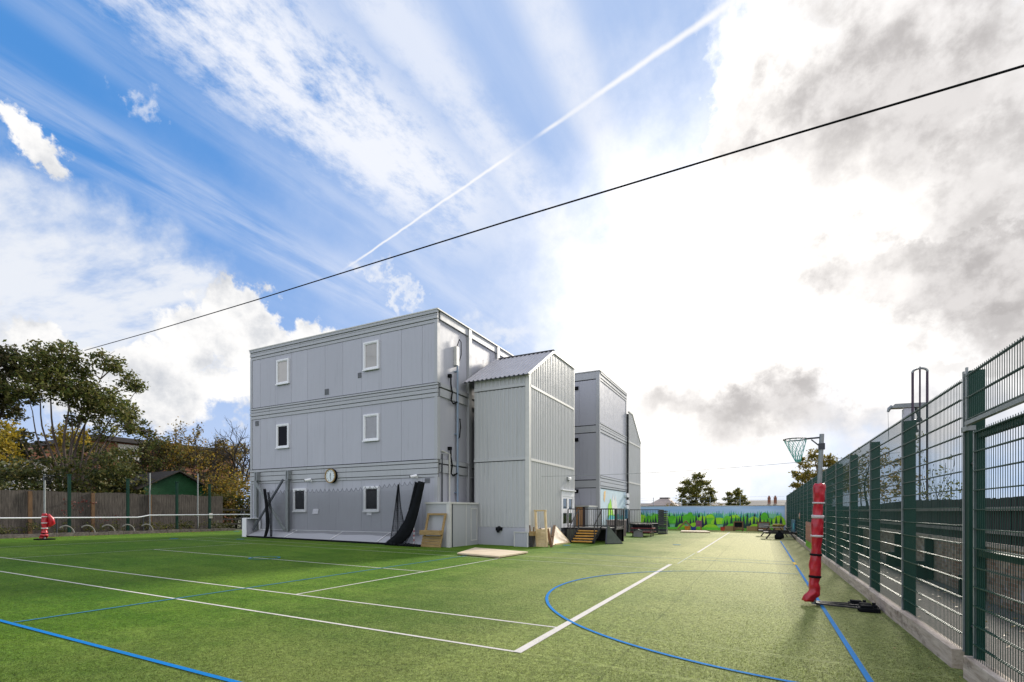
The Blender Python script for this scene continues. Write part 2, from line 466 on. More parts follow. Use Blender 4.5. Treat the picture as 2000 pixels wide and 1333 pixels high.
def arc(mb, cx, cy, r, a0, a1, w, dz=.010, n=64):
    for i in range(n):
        t0 = R(a0 + (a1 - a0) * i / n); t1 = R(a0 + (a1 - a0) * (i + 1) / n)
        q = []
        for t, rr in ((t0, r - w / 2), (t0, r + w / 2), (t1, r + w / 2), (t1, r - w / 2)):
            x = cx + rr * math.cos(t); q.append((x, cy + rr * math.sin(t), gz(x) + dz))
        mb.add(q, [(0, 1, 2, 3)])
arc(bl, .97, 10.6, 5.0, 130, 269, .055)
tag(bl.build('blue_court_lines', MT['bline'], loc=(0, 0, 0), fix=False), kind='structure')
bf = MB()
arc(bf, .97, 10.6, 5.0, 91, 130, .05)
vline(bf, -9.5, 3.08, 17.3, .05, .010); hline(bf, 3.04, -12, -32, .06, .010)
hline(bf, 18.3, .9, -7.5, .045, .010); hline(bf, 19.3, .9, -2.2, .04, .010)
arc(bf, -14.6, 10.85, .45, 0, 360, .06, .012, 24)
for cx, cy in ((-26.7, 14.7), (-23.9, 16.35), (-3.8, 25.8), (-31.5, 21.3), (-8.3, 22.2)):
    arc(bf, cx, cy, .12, 0, 360, .16, .014, 12)
tag(bf.build('faded_blue_court_lines', MT['fbline'], loc=(0, 0, 0), fix=False), kind='structure')
yl = MB(); vline(yl, .97, 18.4, 19.2, .08, .012)
tag(yl.build('yellow_court_mark', MT['yline'], loc=(0, 0, 0), fix=False), kind='structure')

def pile_blades():
    rnd = random.Random(77); V = []; F = []; n = 0
    def blocked(x, y):
        e = .035
        if abs(y - YB) < e or abs(y - YB - 1.372) < e or abs(y - 3.04) < e: return True
        if abs(x - .97) < e + .01 or abs(x - XB + 5.485) < e and y > YB + 1.3 or abs(x - XB + .02) < .075 and y > YB - .06: return True
        if abs(math.hypot(x - .97, y - 10.6) - 5.0) < e: return True
        return abs(x + 9.5) < e
    while n < 190000:
        d = 4.2 + rnd.expovariate(1 / 3.2)
        if d > 17: continue
        lat = rnd.uniform(-1.1, 1.12) * d
        x = lat * .8925 - d * .4510; y = lat * .4510 + d * .8925
        if x > 1.84 or blocked(x, y): continue
        z = gz(x) - .002; h = rnd.uniform(.008, .017); w = rnd.uniform(.0025, .005); a = rnd.uniform(0, math.pi)
        lx, ly = rnd.gauss(0, .010), rnd.gauss(0, .010); c, s_ = math.cos(a) * w, math.sin(a) * w
        V += [(x - c, y - s_, z), (x + c, y + s_, z), (x + lx, y + ly, z + h)]; F.append((3 * n, 3 * n + 1, 3 * n + 2)); n += 1
    me = bpy.data.meshes.new('turf_pile'); me.from_pydata(V, [], F); me.materials.append(MT['blade'])
    o = bpy.data.objects.new('turf_pile', me); COL.objects.link(o)
    tag(o, 'short green plastic pile of the turf nearest the viewer', 'turf pile', kind='stuff')
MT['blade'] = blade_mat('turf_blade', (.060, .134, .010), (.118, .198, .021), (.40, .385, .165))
pile_blades()

# ------------------------------------------------------------------ three-storey modular block nearest the camera
XL, XR, YF, YK = -25.95, -13.05, 18.4, 31.1
ZT = 10.83
STORE = ((7.56, 10.28), (4.09, 6.92), (.25, 3.29))
BANDS = ((10.28, 10.83, ((10.28, 10.42, .02), (10.45, 10.585, .045), (10.605, 10.68, .03), (10.70, 10.83, .07))),
         (6.92, 7.56, ((6.92, 7.08, .03), (7.11, 7.27, .05), (7.30, 7.42, .04), (7.45, 7.53, .06))),
         (3.29, 4.09, ((3.29, 3.40, .03), (3.43, 3.68, .05), (3.71, 3.91, .04), (3.94, 4.06, .06))))
JO = (-25.12, -23.89, -22.59, -21.37, -20.09, -18.85, -17.59, -16.36, -15.12, -13.91)
b1 = thing('modular_block', 'wide grey three storey modular block with six small white windows and ball net', 'building', (-19.5, 18.4, .24))
w = MB()
w.box(XL + .03, XR - .10, YF + .03, YK, -.2, ZT - .05, 1)
for z0, z1 in STORE:
    xs = (XL + .15,) + JO + (XR - .17,)
    for a, b in zip(xs, xs[1:]):
        w.box(a + .006, b - .006, YF, YF + .05, z0 + .02, z1 - .015, 0)
# flank facing the playground: recessed panels
for z0, z1 in ((7.62, 10.45), (4.15, 6.98), (.3, 3.5)):
    ys = (18.62, 19.85, 20.98, 21.28, 22.6, 23.95, 24.25, 26.9, 27.2, 30.9)
    for a, b in zip(ys, ys[1:]):
        if abs(b - a) < .4: continue
        w.box(XR - .12, XR - .085, a + .005, b - .005, z0, z1, 0)
w.build('wall', [MT['panel'], MT['joint']], b1)
w = MB()
for z0, z1, ss in BANDS:
    for a, b, d in ss: w.box(XL, XR + .01, YF - d, YF + .04, a, b)
w.build('floor_band', MT['trim'], b1)
w = MB()
for x0, x1 in ((XL, XL + .14), (XR - .16, XR)):
    for z0, z1 in ((-.1, 3.285), (4.095, 6.915), (7.565, 10.275)): w.box(x0, x1, YF - .03, YF + .2, z0, z1)
for y in (21.0, 23.97, 26.92, 30.9):
    w.box(XR - .12, XR + .05, y, y + .26, -.1, ZT - .02)
w.build_each('corner_post', MT['trim'], b1)
w = MB()
for z0, z1, d in ((10.47, 10.80, .0), (6.98, 7.34, -.01), (7.40, 7.60, .02), (3.5, 3.86, -.01), (3.92, 4.12, .02)):
    for ya, yb in ((18.61, 20.995), (21.265, 23.965), (24.235, 26.915), (27.185, 30.895)):
        w.box(XR - .11, XR + d, ya, yb, z0, z1)
w.build_each('edge_beam', MT['trim'], b1)
w = MB()
w.box(XL - .04, XR + .06, YF - .09, YK, ZT + .0, ZT + .05)
w.build('roof_edge', MT['flash'], b1)
w = MB(); w.box(XL + .1, XR - .1, YF + .1, YK - .1, ZT + .052, ZT + .08); w.build('roof', MT['roof'], b1)

def window(parent, xc, z0, z1, wd, y, pane):
    fr = MB(); t = .085; x0, x1 = xc - wd / 2, xc + wd / 2
    fr.box(x0, x0 + t, y - .07, y + .02, z0, z1); fr.box(x1 - t, x1, y - .07, y + .02, z0, z1)
    fr.box(x0 + t, x1 - t, y - .07, y + .02, z1 - t, z1); fr.box(x0 + t, x1 - t, y - .07, y + .02, z0, z0 + t)
    fr.box(x0 - .03, x1 + .03, y - .11, y - .07, z0 - .03, z0 + .03)
    k = t + .004; s = .035                       # opening sash
    fr.box(x0 + k, x0 + k + s, y - .05, y, z0 + k, z1 - k); fr.box(x1 - k - s, x1 - k, y - .05, y, z0 + k, z1 - k)
    fr.box(x0 + k + s, x1 - k - s, y - .05, y, z1 - k - s, z1 - k); fr.box(x0 + k + s, x1 - k - s, y - .05, y, z0 + k, z0 + k + s)
    f = fr.build('window', MT['white'], parent)
    MB().box(x0 + t, x1 - t, y - .02, y - .004, z0 + t, z1 - t).build('pane', pane, f)
    return f
for xc, z0, z1, pn in ((-23.24, 8.65, 10.0, 'creamblind'), (-16.95, 8.62, 9.99, 'creamblind'), (-23.24, 5.18, 6.48, 'darkglass'),
                       (-16.95, 5.16, 6.46, 'greyreflect'), (-21.92, 1.72, 2.95, 'darkglass'), (-16.93, 1.72, 2.95, 'darkglass')):
    window(b1, xc, z0, z1, .97, YF, MT[pn])
for x0, z0, wd, h in ((-20.09, 7.73, .30, .29), (-17.82, 8.32, .23, .25), (-25.52, 6.56, .30, .26), (-13.75, 3.02, .30, .22)):
    g = MB()
    for k in range(5): g.box(x0 + k * wd / 5, x0 + (k + .55) * wd / 5, YF - .03, YF + .01, z0, z0 + h)
    g.build('wall_vent', M('vent_grey', (.16, .17, .19), .6) if 'vent' not in MT else MT['vent'], b1)
# services on the flank
p = MB()
p.tube([(XR + .05, 19.95, .2), (XR + .05, 19.95, 8.7)], .05, 10)
for z in (2.6, 3.9, 5.4, 6.9, 8.4): p.box(XR - .09, XR + .07, 19.87, 20.03, z, z + .05)
p.build('conduit_pipe', MT['pipe'], b1)
p = MB(); p.box(XR - .08, XR + .08, 19.82, 20.06, 8.7, 9.6); p.build('junction_box', MT['flash'], b1)
p = MB()
p.tube([(XR, 19.95, 9.6), (XR + .06, 20.1, 10.0), (XR + .08, 20.22, 9.9), (XR + .07, 20.24, 9.3), (XR + .05, 20.1, 8.95), (XR + .04, 19.97, 8.8)], .022, 6)
for zb in (7.0, 3.6):
    p.tube([(XR + .05, 19.38, zb + 1.05), (XR + .06, 19.36, zb + .7), (XR + .08, 19.45, zb + .3), (XR + .08, 19.36, zb - .1), (XR + .07, 19.55, zb - .2), (XR + .06, 19.9, zb - .05)], .035, 6)
    p.box(XR - .1, XR + .08, 19.3, 19.44, zb + 1.0, zb + 1.15)
p.tube([(XR + .05, 20.15, 6.2), (XR + .06, 20.2, 5.8), (XR + .06, 20.1, 5.3), (XR + .05, 19.98, 5.2)], .03, 6)
p.build_each('cable', MT['black'], b1)
p = MB(); p.tube([(XR + .04, 19.28, .2), (XR + .04, 19.28, 4.4), (XR - .02, 18.75, 4.5)], .04, 8); p.build('downpipe', MT['flash'], b1)
p = MB(); p.tube([(XR + .03, 18.7, .2), (XR + .03, 18.7, 4.35)], .035, 8); p.build('soil_pipe', MT['dsteel'], b1)

# ------------------------------------------------------------------ corrugated stair towers
def ribs(mb, a, b, z0, ztop, nrm, pitch=.2, depth=.035, m=0):
    a = Vector(a); b = Vector(b); L = (b - a).length; d = (b - a).normalized(); n = Vector(nrm)
    s = 0; pts = []
    k = L / max(1, round(L / pitch))
    while s < L - 1e-6:
        for t, h in ((0, 0), (.42, 0), (.52, 1), (.86, 1), (.96, 0)):
            pts.append((min(L, s + t * k), h * depth))
        s += k
    pts.append((L, 0))
    vs = []; fs = []
    for t, h in pts:
        q = a + d * t + n * h
        vs += [(q.x, q.y, z0), (q.x, q.y, ztop(t))]
    for i in range(len(pts) - 1): fs.append((2 * i, 2 * i + 2, 2 * i + 3, 2 * i + 1))
    mb.add(vs, fs, m)

TX, TY0, TY1, TYR = -9.5, 20.5, 26.5, 23.35
t1 = thing('stair_tower', 'tall grey ribbed metal stair tower with sloping roof and glazed door', 'building', (-11, 20.5, .13))
EZ, RZ = 8.03, 9.80
c = MB()
c.box(-12.35, TX - .05, TY0 + .05, TY1 - .05, -.1, EZ - .1, 1)
for z0, z1 in ((1.0, 4.06), (4.17, 7.44), (7.55, EZ)):
    ribs(c, (-12.39, TY0, 0), (TX - .16, TY0, 0), z0, lambda t, z=z1: z, (0, -1, 0), .205)
def prof(y):
    return EZ + (RZ - EZ) * min(1, max(0, (y - TY0) / (TYR - TY0)))
for z0, z1 in ((.12, 4.06), (4.17, 7.44)):
    ya, yb = TY0 + .12, TY1 - .05
    if z0 < 1:
        ribs(c, (TX, ya, 0), (TX, 24.5, 0), z0, lambda t: 4.06, (1, 0, 0), .215)
        ribs(c, (TX, 24.5, 0), (TX, yb, 0), 2.86, lambda t: 4.06, (1, 0, 0), .215)
    else:
        ribs(c, (TX, ya, 0), (TX, yb, 0), z0, lambda t, z=z1: z, (1, 0, 0), .215)
ribs(c, (TX, TY0 + .12, 0), (TX, TY1 - .05, 0), 7.55, lambda t: prof(TY0 + .12 + t), (1, 0, 0), .215)
# closed back of gable
c.prism([(TX - .05, TY0 + .05, EZ - .12), (TX - .05, TYR, RZ - .12), (TX - .05, TY1 - .05, RZ - .12), (TX - .05, TY1 - .05, EZ - .2)], (-2.7, 0, 0), 1)
c.build('cladding', [MT['clad'], MT['joint']], t1)
c = MB()
c.box(-12.39, TX - .16, TY0 - .012, TY0 + .04, .0, .98)
c.build('base_panel', MT['panel'], t1)
c = MB()
c.box(TX - .16, TX + .045, TY0 - .045, TY0 + .12, -.05, EZ - .02)
c.box(TX - .05, TX + .045, TY1 - .06, TY1 + .05, -.05, RZ - .05)
for z in (4.06, 7.44): c.box(TX - .02, TX + .055, TY0 + .125, TY1 - .065, z, z + .11)
c.build_each('corner_trim', MT['flash'], t1)
c = MB()
for z in (4.06, 7.44):
    c.box(-12.39, TX - .165, TY0 - .05, TY0 + .03, z + .035, z + .16)
c.box(-12.39, TX - .165, TY0 - .02, TY0 + .03, .985, 1.01)
c.build_each('flashing', MT['clad'], t1)
# roof sheet with ribs down the slope
r = MB()
ex = -13.0
vs = []; fs = []; n = 0; x = -12.95
prf = []
while x < TX + .08:
    for t, h in ((0, 0), (.10, 0), (.13, .045), (.19, .045), (.22, 0)): prf.append((x + t, h))
    x += .24
prf = [(a, h) for a, h in prf if a <= TX + .10]
ov = .22; sl = (RZ - EZ) / (TYR - TY0)
for a, h in prf:
    vs += [(a, TY0 - ov, EZ + .06 - ov * sl + h), (a, TYR, RZ + .06 + h), (a, TY1 + .1, RZ + .055 + h)]
for i in range(len(prf) - 1):
    fs += [(3 * i, 3 * i + 3, 3 * i + 4, 3 * i + 1), (3 * i + 1, 3 * i + 4, 3 * i + 5, 3 * i + 2)]
b0 = len(vs)
r.add(vs, fs)
for i in range(len(prf) - 1):   # eave fascia closing the ribs
    pass
r.build('roof', MT['roof'], t1, fix=False)
r = MB()
r.bar((-12.6, TYR, RZ + .10), (TX + .10, TYR, RZ + .10), .14, .05)
for i, (a, h) in enumerate(prf[::5]): r.box(a + .10, a + .22, TY0 - ov - .02, TY0 - ov + .05, EZ - ov * sl + .02, EZ - ov * sl + .06)
r.build_each('ridge_cap', MT['joint'], t1)
r = MB()
r.bar((TX + .06, TY0 - ov, EZ - ov * sl + .03), (TX + .06, TYR, RZ + .03), .05, .12)
r.bar((TX + .06, TYR, RZ + .03), (TX + .06, TY1 + .1, RZ + .03), .05, .12)
r.build('verge_trim', MT['flash'], t1)
d = MB(); y0, y1, z0, z1 = 24.52, 26.44, .86, 2.84
d.box(TX - .02, TX + .06, y0, y0 + .12, z0, z1); d.box(TX - .02, TX + .06, y1 - .12, y1, z0, z1)
d.box(TX - .02, TX + .06, y0 + .12, y1 - .12, z1 - .30, z1)
for a, b in ((y0 + .12, y0 + 1.0), (y0 + 1.0, y1 - .12)):
    d.box(TX - .02, TX + .04, a + .01, a + .13, z0, z1 - .30); d.box(TX - .02, TX + .04, b - .13, b - .01, z0, z1 - .30)
    for za, zb in ((z0, z0 + .22), (z0 + .78, z0 + 1.02), (z1 - .42, z1 - .30)): d.box(TX - .02, TX + .04, a + .13, b - .13, za, zb)
dr = d.build('door', MT['white'], t1)
g = MB(); g.box(TX - .02, TX + .01, y0 + .13, y1 - .13, z0 + .1, z1 - .35); g.build('door_pane', MT['doorglass'], dr)
g = MB(); g.box(TX - .02, TX + .16, y0 - .08, y1 + .05, z1 + .003, z1 + .06); g.build('door_canopy', MT['white'], dr)
g = MB(); g.tube([(-11.02, TY0 - .01, .93), (-11.02, TY0 - .14, .90), (-11.02, TY0 - .16, .74)], [.12, .11, .06], 8)
g.box(-11.19, -10.85, TY0 - .06, TY0, .83, .98); g.build('flue_terminal', MT['black'], t1)

# second tower
S0, S1, SXR = 38.4, 42.6, -9.25
t2 = thing('stair_tower', 'distant grey ribbed stair tower behind the block with the painted wall', 'building', (-11, 40.5, .12))
c = MB()
def prof2(y): return 9.45 - (9.45 - 7.55) * max(0, (y - 39.5) / (42.4 - 39.5))
c.box(-13, SXR - .06, S0 + .05, S1 - .3, -.1, 7.2, 1)
c.prism([(SXR - .06, S0 + .05, 7.1), (SXR - .06, S1 - .2, 7.1), (SXR - .06, S1 - .2, 7.5), (SXR - .06, 39.5, 9.35), (SXR - .06, S0 + .05, 9.35)], (-3, 0, 0), 1)
for za, zb in ((.1, 3.95), (4.06, 7.1)): ribs(c, (SXR, S0, 0), (SXR, 42.4, 0), za, lambda t, z=zb: z, (1, 0, 0), .215)
ribs(c, (SXR, S0, 0), (SXR, 42.4, 0), 7.2, lambda t: prof2(S0 + t), (1, 0, 0), .215)
c.build('cladding', [MT['clad'], MT['joint']], t2)
c = MB()
for z in (3.95, 7.1): c.box(SXR - .03, SXR + .06, S0, 42.34, z, z + .11)
c.box(SXR - .05, SXR + .05, 42.345, 42.46, -.05, 7.5)
c.bar((SXR, S0, 9.48), (SXR, 39.5, 9.48), .14, .08); c.bar((SXR, 39.5, 9.48), (SXR, 42.5, 7.53), .14, .08)
c.build_each('corner_trim', MT['flash'], t2)

# ------------------------------------------------------------------ second block with painted wall
X2, Y2, Y3 = -9.4, 31.1, 38.3
b2 = thing('modular_block', 'grey three storey modular block with pale blue painted ground floor, between the two stair towers', 'building', (-15, 31.1, .12))
w = MB()
w.box(-22, X2 - .05, Y2 + .05, Y3, -.2, 10.78, 1)
for z0, z1 in ((7.38, 10.3), (3.82, 6.85), (.2, 3.25)):
    for a, b in ((-12.5, -11.6), (-11.59, -10.75), (-10.74, -9.605)): w.box(a, b, Y2, Y2 + .06, z0, z1)
for z0, z1 in ((7.56, 10.28), (4.09, 6.92)):
    k = 6
    for i in range(k):
        a = Y2 + .18 + (Y3 - Y2 - .36) * i / k; b = Y2 + .18 + (Y3 - Y2 - .36) * (i + 1) / k
        w.box(X2 - .06, X2 - .01, a + .006, b - .006, z0 + .02, z1 - .02)
w.build('wall', [MT['panel'], MT['joint']], b2)
w = MB()
for z0, z1, ss in BANDS:
    for a, b, dd in ss: w.box(X2 - .05, X2 + dd, Y2 + .172, Y3, a, b)
for z0, z1 in ((10.36, 10.82), (6.9, 7.32), (3.3, 3.76)): w.box(-12.5, X2 - .202, Y2 - .02, Y2 + .06, z0, z1)
w.build('floor_band', MT['trim'], b2)
w = MB()
for z0, z1 in ((-.1, 3.285), (4.095, 6.915), (7.565, 10.275)):
    w.box(X2 - .1, X2 + .015, Y3 - .17, Y3, z0, z1)
w.box(X2 - .2, X2 + .04, Y2 - .03, Y2 + .17, -.1, 10.83)
w.build_each('corner_post', MT['trim'], b2)
w = MB(); w.box(-22, X2 + .09, Y2 - .06, Y3 + .02, 10.835, 10.88); w.build('roof', MT['flash'], b2)
for z in (9.75, 6.35, 2.95):
    g = MB(); g.box(-11.05, -10.80, Y2 - .03, Y2 + .01, z, z + .24); g.tube([(-10.92, Y2 - .08, z + .12), (-10.92, Y2 - .10, z + .12)], .1, 10); g.build('wall_vent', MT['black'], b2)
w = MB(); w.box(X2 - .06, X2 - .008, Y2 + .18, Y3 - .18, .2, 3.24); mw = w.build('painted_panel', MT['mwall'], b2)
w = MB()
def flat_yz(mb, pts, x, m, t=.006): mb.prism([(x, y, z) for y, z in pts], (t, 0, 0), m)
flat_yz(w, [(32.1, 2.55), (32.2, 3.05), (32.6, 3.15), (32.55, 2.75), (32.35, 2.35)], X2 - .002, 3)
hill = [(33.2, 1.05)] + [(33.2 + i * .14, 1.9 + .55 * math.sin(i * .42) + (.18 if i % 4 < 2 else -.05)) for i in range(15)] + [(35.4, 1.05)]
flat_yz(w, [(34.0, 1.6), (34.4, 3.0), (34.8, 2.5), (35.2, 2.95), (35.9, 1.4)], X2 - .002, 4)
flat_yz(w, hill, X2 + .006, 0)
flat_yz(w, [(32.9, .75), (33.1, 1.5), (35.6, 1.5), (35.9, .75)], X2 + .014, 1)
for i in range(9):
    cy_ = 33.2 + i * .5; a = .35 + .1 * (i % 3)
    flat_yz(w, [(cy_ + a * math.cos(t * .785), 1.05 + .1 * (i % 2) + a * .8 * math.sin(t * .785)) for t in range(8)], X2 + .024 + .002 * i, 2, .004)
w.build('painted_landscape', [MT['mlime'], MT['mgreen'], MT['cyan'], M('painted_orange', (.75, .50, .22), .6), M('painted_white', (.72, .74, .76), .6)], mw)

# ------------------------------------------------------------------ things on and by the front wall
ck = thing('wall_clock', 'round wall clock with brass rim on the grey front wall', 'clock', (-19.5, 18.3, 3.2))
k = MB(); cx, cz = -19.51, 3.53
k.tube([(cx, YF - .05, cz), (cx, YF - .18, cz)], [.36, .36], 32); k.build('clock_case', MT['black'], ck)
k = MB(); n = 40
for i in range(n):
    t0, t1_ = 2 * math.pi * i / n, 2 * math.pi * (i + 1) / n
    for_ = []
    for yy in (YF - .181, YF - .23):
        for t in (t0, t1_):
            for rr in (.318, .358): for_.append((cx + rr * math.cos(t), yy, cz + rr * math.sin(t)))
    k.add(for_, [(0, 1, 3, 2), (4, 6, 7, 5), (1, 5, 7, 3), (0, 2, 6, 4)])
k.build('clock_rim', MT['gold'], ck)
k = MB(); k.tube([(cx, YF - .182, cz), (cx, YF - .195, cz)], .317, 32); k.build('clock_face', MT['face'], ck)
k = MB()
for i in range(12):
    t = math.pi * i / 6; k.bar((cx + .23 * math.sin(t), YF - .20, cz + .23 * math.cos(t)), (cx + .27 * math.sin(t), YF - .20, cz + .27 * math.cos(t)), .018, .008, (0, 1, 0))
k.build_each('hour_mark', MT['black'], ck)
k = MB(); k.bar((cx, YF - .205, cz), (cx + .02, YF - .205, cz + .15), .025, .008, (0, 1, 0)); k.bar((cx, YF - .212, cz), (cx + .04, YF - .212, cz - .2), .018, .006, (0, 1, 0)); k.build_each('clock_hand', MT['black'], ck)

def camera_unit(x, z, label):
    t = thing('security_camera', label, 'camera', (x, YF - .1, z), 'small cameras on the grey walls')
    MB().box(x - .05, x + .05, YF - .06, YF, z - .05, z + .06).build('wall_plate', MT['white'], t)
    b = MB(); b.tube([(x, YF - .05, z), (x - .05, YF - .16, z + .02)], .03, 8)
    b.tube([(x + .06, YF - .12, z + .06), (x - .12, YF - .36, z + .0)], .075, 10); b.build('camera_body', MT['white'], t)
    b = MB(); b.tube([(x - .118, YF - .357, z + .001), (x - .13, YF - .372, z - .003)], .055, 10); b.build('lens', MT['black'], t)
camera_unit(-21.05, 3.33, 'white security camera on the front wall beside the clock')
camera_unit(-14.2, 3.30, 'white security camera on the front wall above the black net rolls')
l = thing('bulkhead_light', 'small white light high on the ribbed tower above the glazed door', 'light', (TX, 25.5, 3.45))
MB().box(TX + .035, TX + .10, 25.32, 25.68, 3.42, 3.60).build('light_base', MT['steel'], l)
MB().box(TX + .10, TX + .19, 25.34, 25.66, 3.43, 3.59).build('light_cover', MT['white'], l, bevel=.03)

for x0, x1, z0, z1, lab in ((-20.95, -20.52, 1.60, 1.86, 'white paper notice right of the lower window nearest the steel braces'),
                            (-17.22, -16.9, 1.54, 1.78, 'white paper notice under the lower window nearest the black net rolls'),
                            (-14.75, -14.55, 1.38, 1.80, 'narrow pale notice half hidden behind the black net rolls')):
    b = MB(); b.hexa([(x0 - .03, YF - .045, z0), (x1 - .02, YF - .045, z0), (x1 - .02, YF - .035, z0), (x0 - .03, YF - .035, z0), (x0 + .03, YF - .03, z1), (x1, YF - .03, z1), (x1, YF - .02, z1), (x0 + .03, YF - .02, z1)])
    tag(b.build('paper_notice', MT['paper']), lab, 'notice', 'paper notices on the front wall')

# kickboard of leaning grey boards
kb = thing('kickboard', 'low row of leaning grey kickboards along the foot of the front wall', 'kickboard', (-19, 17.9, .22))
KY0, KY1 = 17.72, 18.33
jx = [-25.35, -22.3, -19.0, -16.0, -13.25]
for a, b in zip(jx, jx[1:]):
    m_ = MB()
    za, zb = gz(a) + .09, gz(b) + .09
    m_.hexa([(a + .02, KY0, za), (b - .02, KY0, zb), (b - .02, KY0 + .04, zb), (a + .02, KY0 + .04, za),
             (a + .30, KY1, .72), (b + .26, KY1, .72), (b + .26, KY1 + .04, .72), (a + .30, KY1 + .04, .72)])
    m_.build('kick_panel', grey_panel('kickboard_grey', (.40, .405, .44), .05) if 'kick' not in MT else MT['kick'], kb)
m_ = MB()
for a in jx[1:-1]: m_.bar((a, KY0 - .005, gz(a) + .10), (a + .28, KY1 - .005, .72), .07, .02, (0, 1, 1))
m_.bar((jx[0] + .28, KY1, .735), (jx[-1] + .28, KY1, .735), .06, .03)
m_.build_each('joint_strip', MT['white'], kb)
m_ = MB()
m_.hexa([(jx[0], KY0 - .02, gz(jx[0])), (jx[-1], KY0 - .02, gz(jx[-1])), (jx[-1], KY0 + .1, gz(jx[-1])), (jx[0], KY0 + .1, gz(jx[0])),
         (jx[0], KY0 - .02, gz(jx[0]) + .085), (jx[-1], KY0 - .02, gz(jx[-1]) + .085), (jx[-1], KY0 + .1, gz(jx[-1]) + .085), (jx[0], KY0 + .1, gz(jx[0]) + .085)])
m_.build('black_skirting', MT['black'], kb)
m_ = MB()
m_.box(-25.62, -25.36, 17.72, 18.36, .33, 1.33); m_.box(-25.36, -25.02, 18.30, 18.36, .7, 1.33)
m_.box(-25.66, -25.32, 17.68, 17.715, .33, 1.36, 1); m_.box(-25.66, -24.98, 17.718, 18.36, 1.332, 1.37, 1); m_.box(-25.04, -24.98, 18.24, 18.298, .72, 1.33, 1)
m_.build('end_panel', [MT['panel'], MT['white']], kb)

# steel brace frame
sb = thing('brace_frame', 'grey steel posts with crossed braces standing against the front wall', 'steel frame', (-23.9, 18.2, .3))
for x in (-25.15, -22.62):
    m_ = MB(); m_.box(x - .09, x + .09, YF - .29, YF - .27, .65, 3.45); m_.box(x - .09, x + .09, YF - .15, YF - .13, .65, 3.45); m_.box(x - .012, x + .012, YF - .27, YF - .15, .65, 3.45)
    m_.build('post', MT['steel'], sb)
    m_ = MB(); m_.box(x - .10, x - .03, YF - .28, YF - .03, 3.45, 3.92); m_.box(x + .03, x + .10, YF - .28, YF - .03, 3.45, 3.92)
    for z in (3.55, 3.75):
        m_.tube([(x - .13, YF - .2, z), (x + .13, YF - .2, z)], .025, 6)
    m_.build_each('fixing_bracket', MT['steel'], sb)
m_ = MB(); m_.bar((-25.1, YF - .36, 3.40), (-22.7, YF - .36, .75), .13, .07, (0, 1, 0)); m_.build('brace', MT['steel'], sb)
m_ = MB(); m_.bar((-22.68, YF - .45, 3.42), (-25.12, YF - .45, .72), .10, .07, (0, 1, 0)); m_.build('brace', MT['bracesteel'], sb)

# ball-stop net strung along the wall
nt_ = thing('ball_net', 'fine grey ball stop net with scalloped top edge hung along the front wall', 'net', (-19, 18.2, .3))
m_ = MB(); xa, xb = -24.0, -13.9; NY = 18.12
def ntop(x):
    t = ((x - xa) / .30) % 1.0
    return 2.78 + .30 * max(0, (x + 18.) / 4.2) * .9 + .0 + (-.17 * math.sin(math.pi * t)) + .08
nx = int((xb - xa) / .055)
for i in range(nx + 1):
    x = xa + (xb - xa) * i / nx; z1 = ntop(x); y = NY + .03 * math.sin(x * 2.1)
    m_.bar((x, y, .5), (x, y, z1), .0048, .0048)
for j in range(44):
    z = .5 + j * .053
    if z > 2.68: break
    for q in range(10):
        x0 = xa + (xb - xa) * q / 10; x1 = xa + (xb - xa) * (q + 1) / 10
        m_.bar((x0, NY + .03 * math.sin(x0 * 2.1), z), (x1, NY + .03 * math.sin(x1 * 2.1), z), .0048, .0048)
m_.build('net_mesh', MT['netpale'], nt_)
m_ = MB(); ps = []
for i in range(int((xb - xa) / .025) + 1):
    x = xa + i * .025; ps.append((x, NY, ntop(x) + .005))
m_.tube(ps, .009, 5); m_.build('edge_rope', MT['netpale'], nt_)
m_ = MB()
i = 0
x = xa
while x < xb:
    x += .30


# black rolls of heavy netting
def ribbon(mb, pts, ws, th, y, seed):
    rnd = random.Random(seed); n = 22; vs = []; fs = []; ph = [rnd.uniform(0, 6.28) for _ in range(4)]
    for j, ((x, z), w_) in enumerate(zip(pts, ws)):
        (xa, za), (xb, zb) = pts[max(0, j - 1)], pts[min(len(pts) - 1, j + 1)]
        L = math.hypot(xb - xa, zb - za) or 1; nx, nz = -(zb - za) / L, (xb - xa) / L
        for i in range(n):
            a = 2 * math.pi * i / n; f = 1 + .10 * math.sin(5 * a + ph[0] + j * .12) + .06 * math.sin(9 * a + ph[1] - j * .2)
            u = math.cos(a) * w_ * .62 * f; v = math.sin(a) * th * .6 * f
            vs.append((x + nx * u, y + v, z + nz * u))
    m = len(pts)
    for j in range(m - 1):
        for i in range(n): fs.append((j * n + i, j * n + (i + 1) % n, (j + 1) * n + (i + 1) % n, (j + 1) * n + i))
    fs += [tuple(range(n))[::-1], tuple(range((m - 1) * n, m * n))]
    mb.add(vs, fs, 0, True)
def smooth_path(pts, n=18):
    out = []
    for i in range(len(pts) - 1):
        p0 = pts[max(0, i - 1)]; p1 = pts[i]; p2 = pts[i + 1]; p3 = pts[min(len(pts) - 1, i + 2)]
        for j in range(n // (len(pts) - 1) + 2):
            t = j / (n // (len(pts) - 1) + 2)
            out.append(tuple(.5 * (2 * b + (c - a) * t + (2 * a - 5 * b + 4 * c - d_) * t * t + (-a + 3 * b - 3 * c + d_) * t ** 3) for a, b, c, d_ in zip(p0, p1, p2, p3)))
    out.append(tuple(pts[-1])); return out
nr = thing('net_roll', 'thick black bundle of rolled netting sweeping down the right end of the front wall', 'net', (-14.3, 17.6, .17))
m_ = MB()
P_ = smooth_path([(-13.32, 3.02, .26), (-13.55, 2.2, .28), (-13.80, 1.55, .36), (-14.15, .92, .5), (-14.65, .45, .42), (-15.25, .22, .2)])
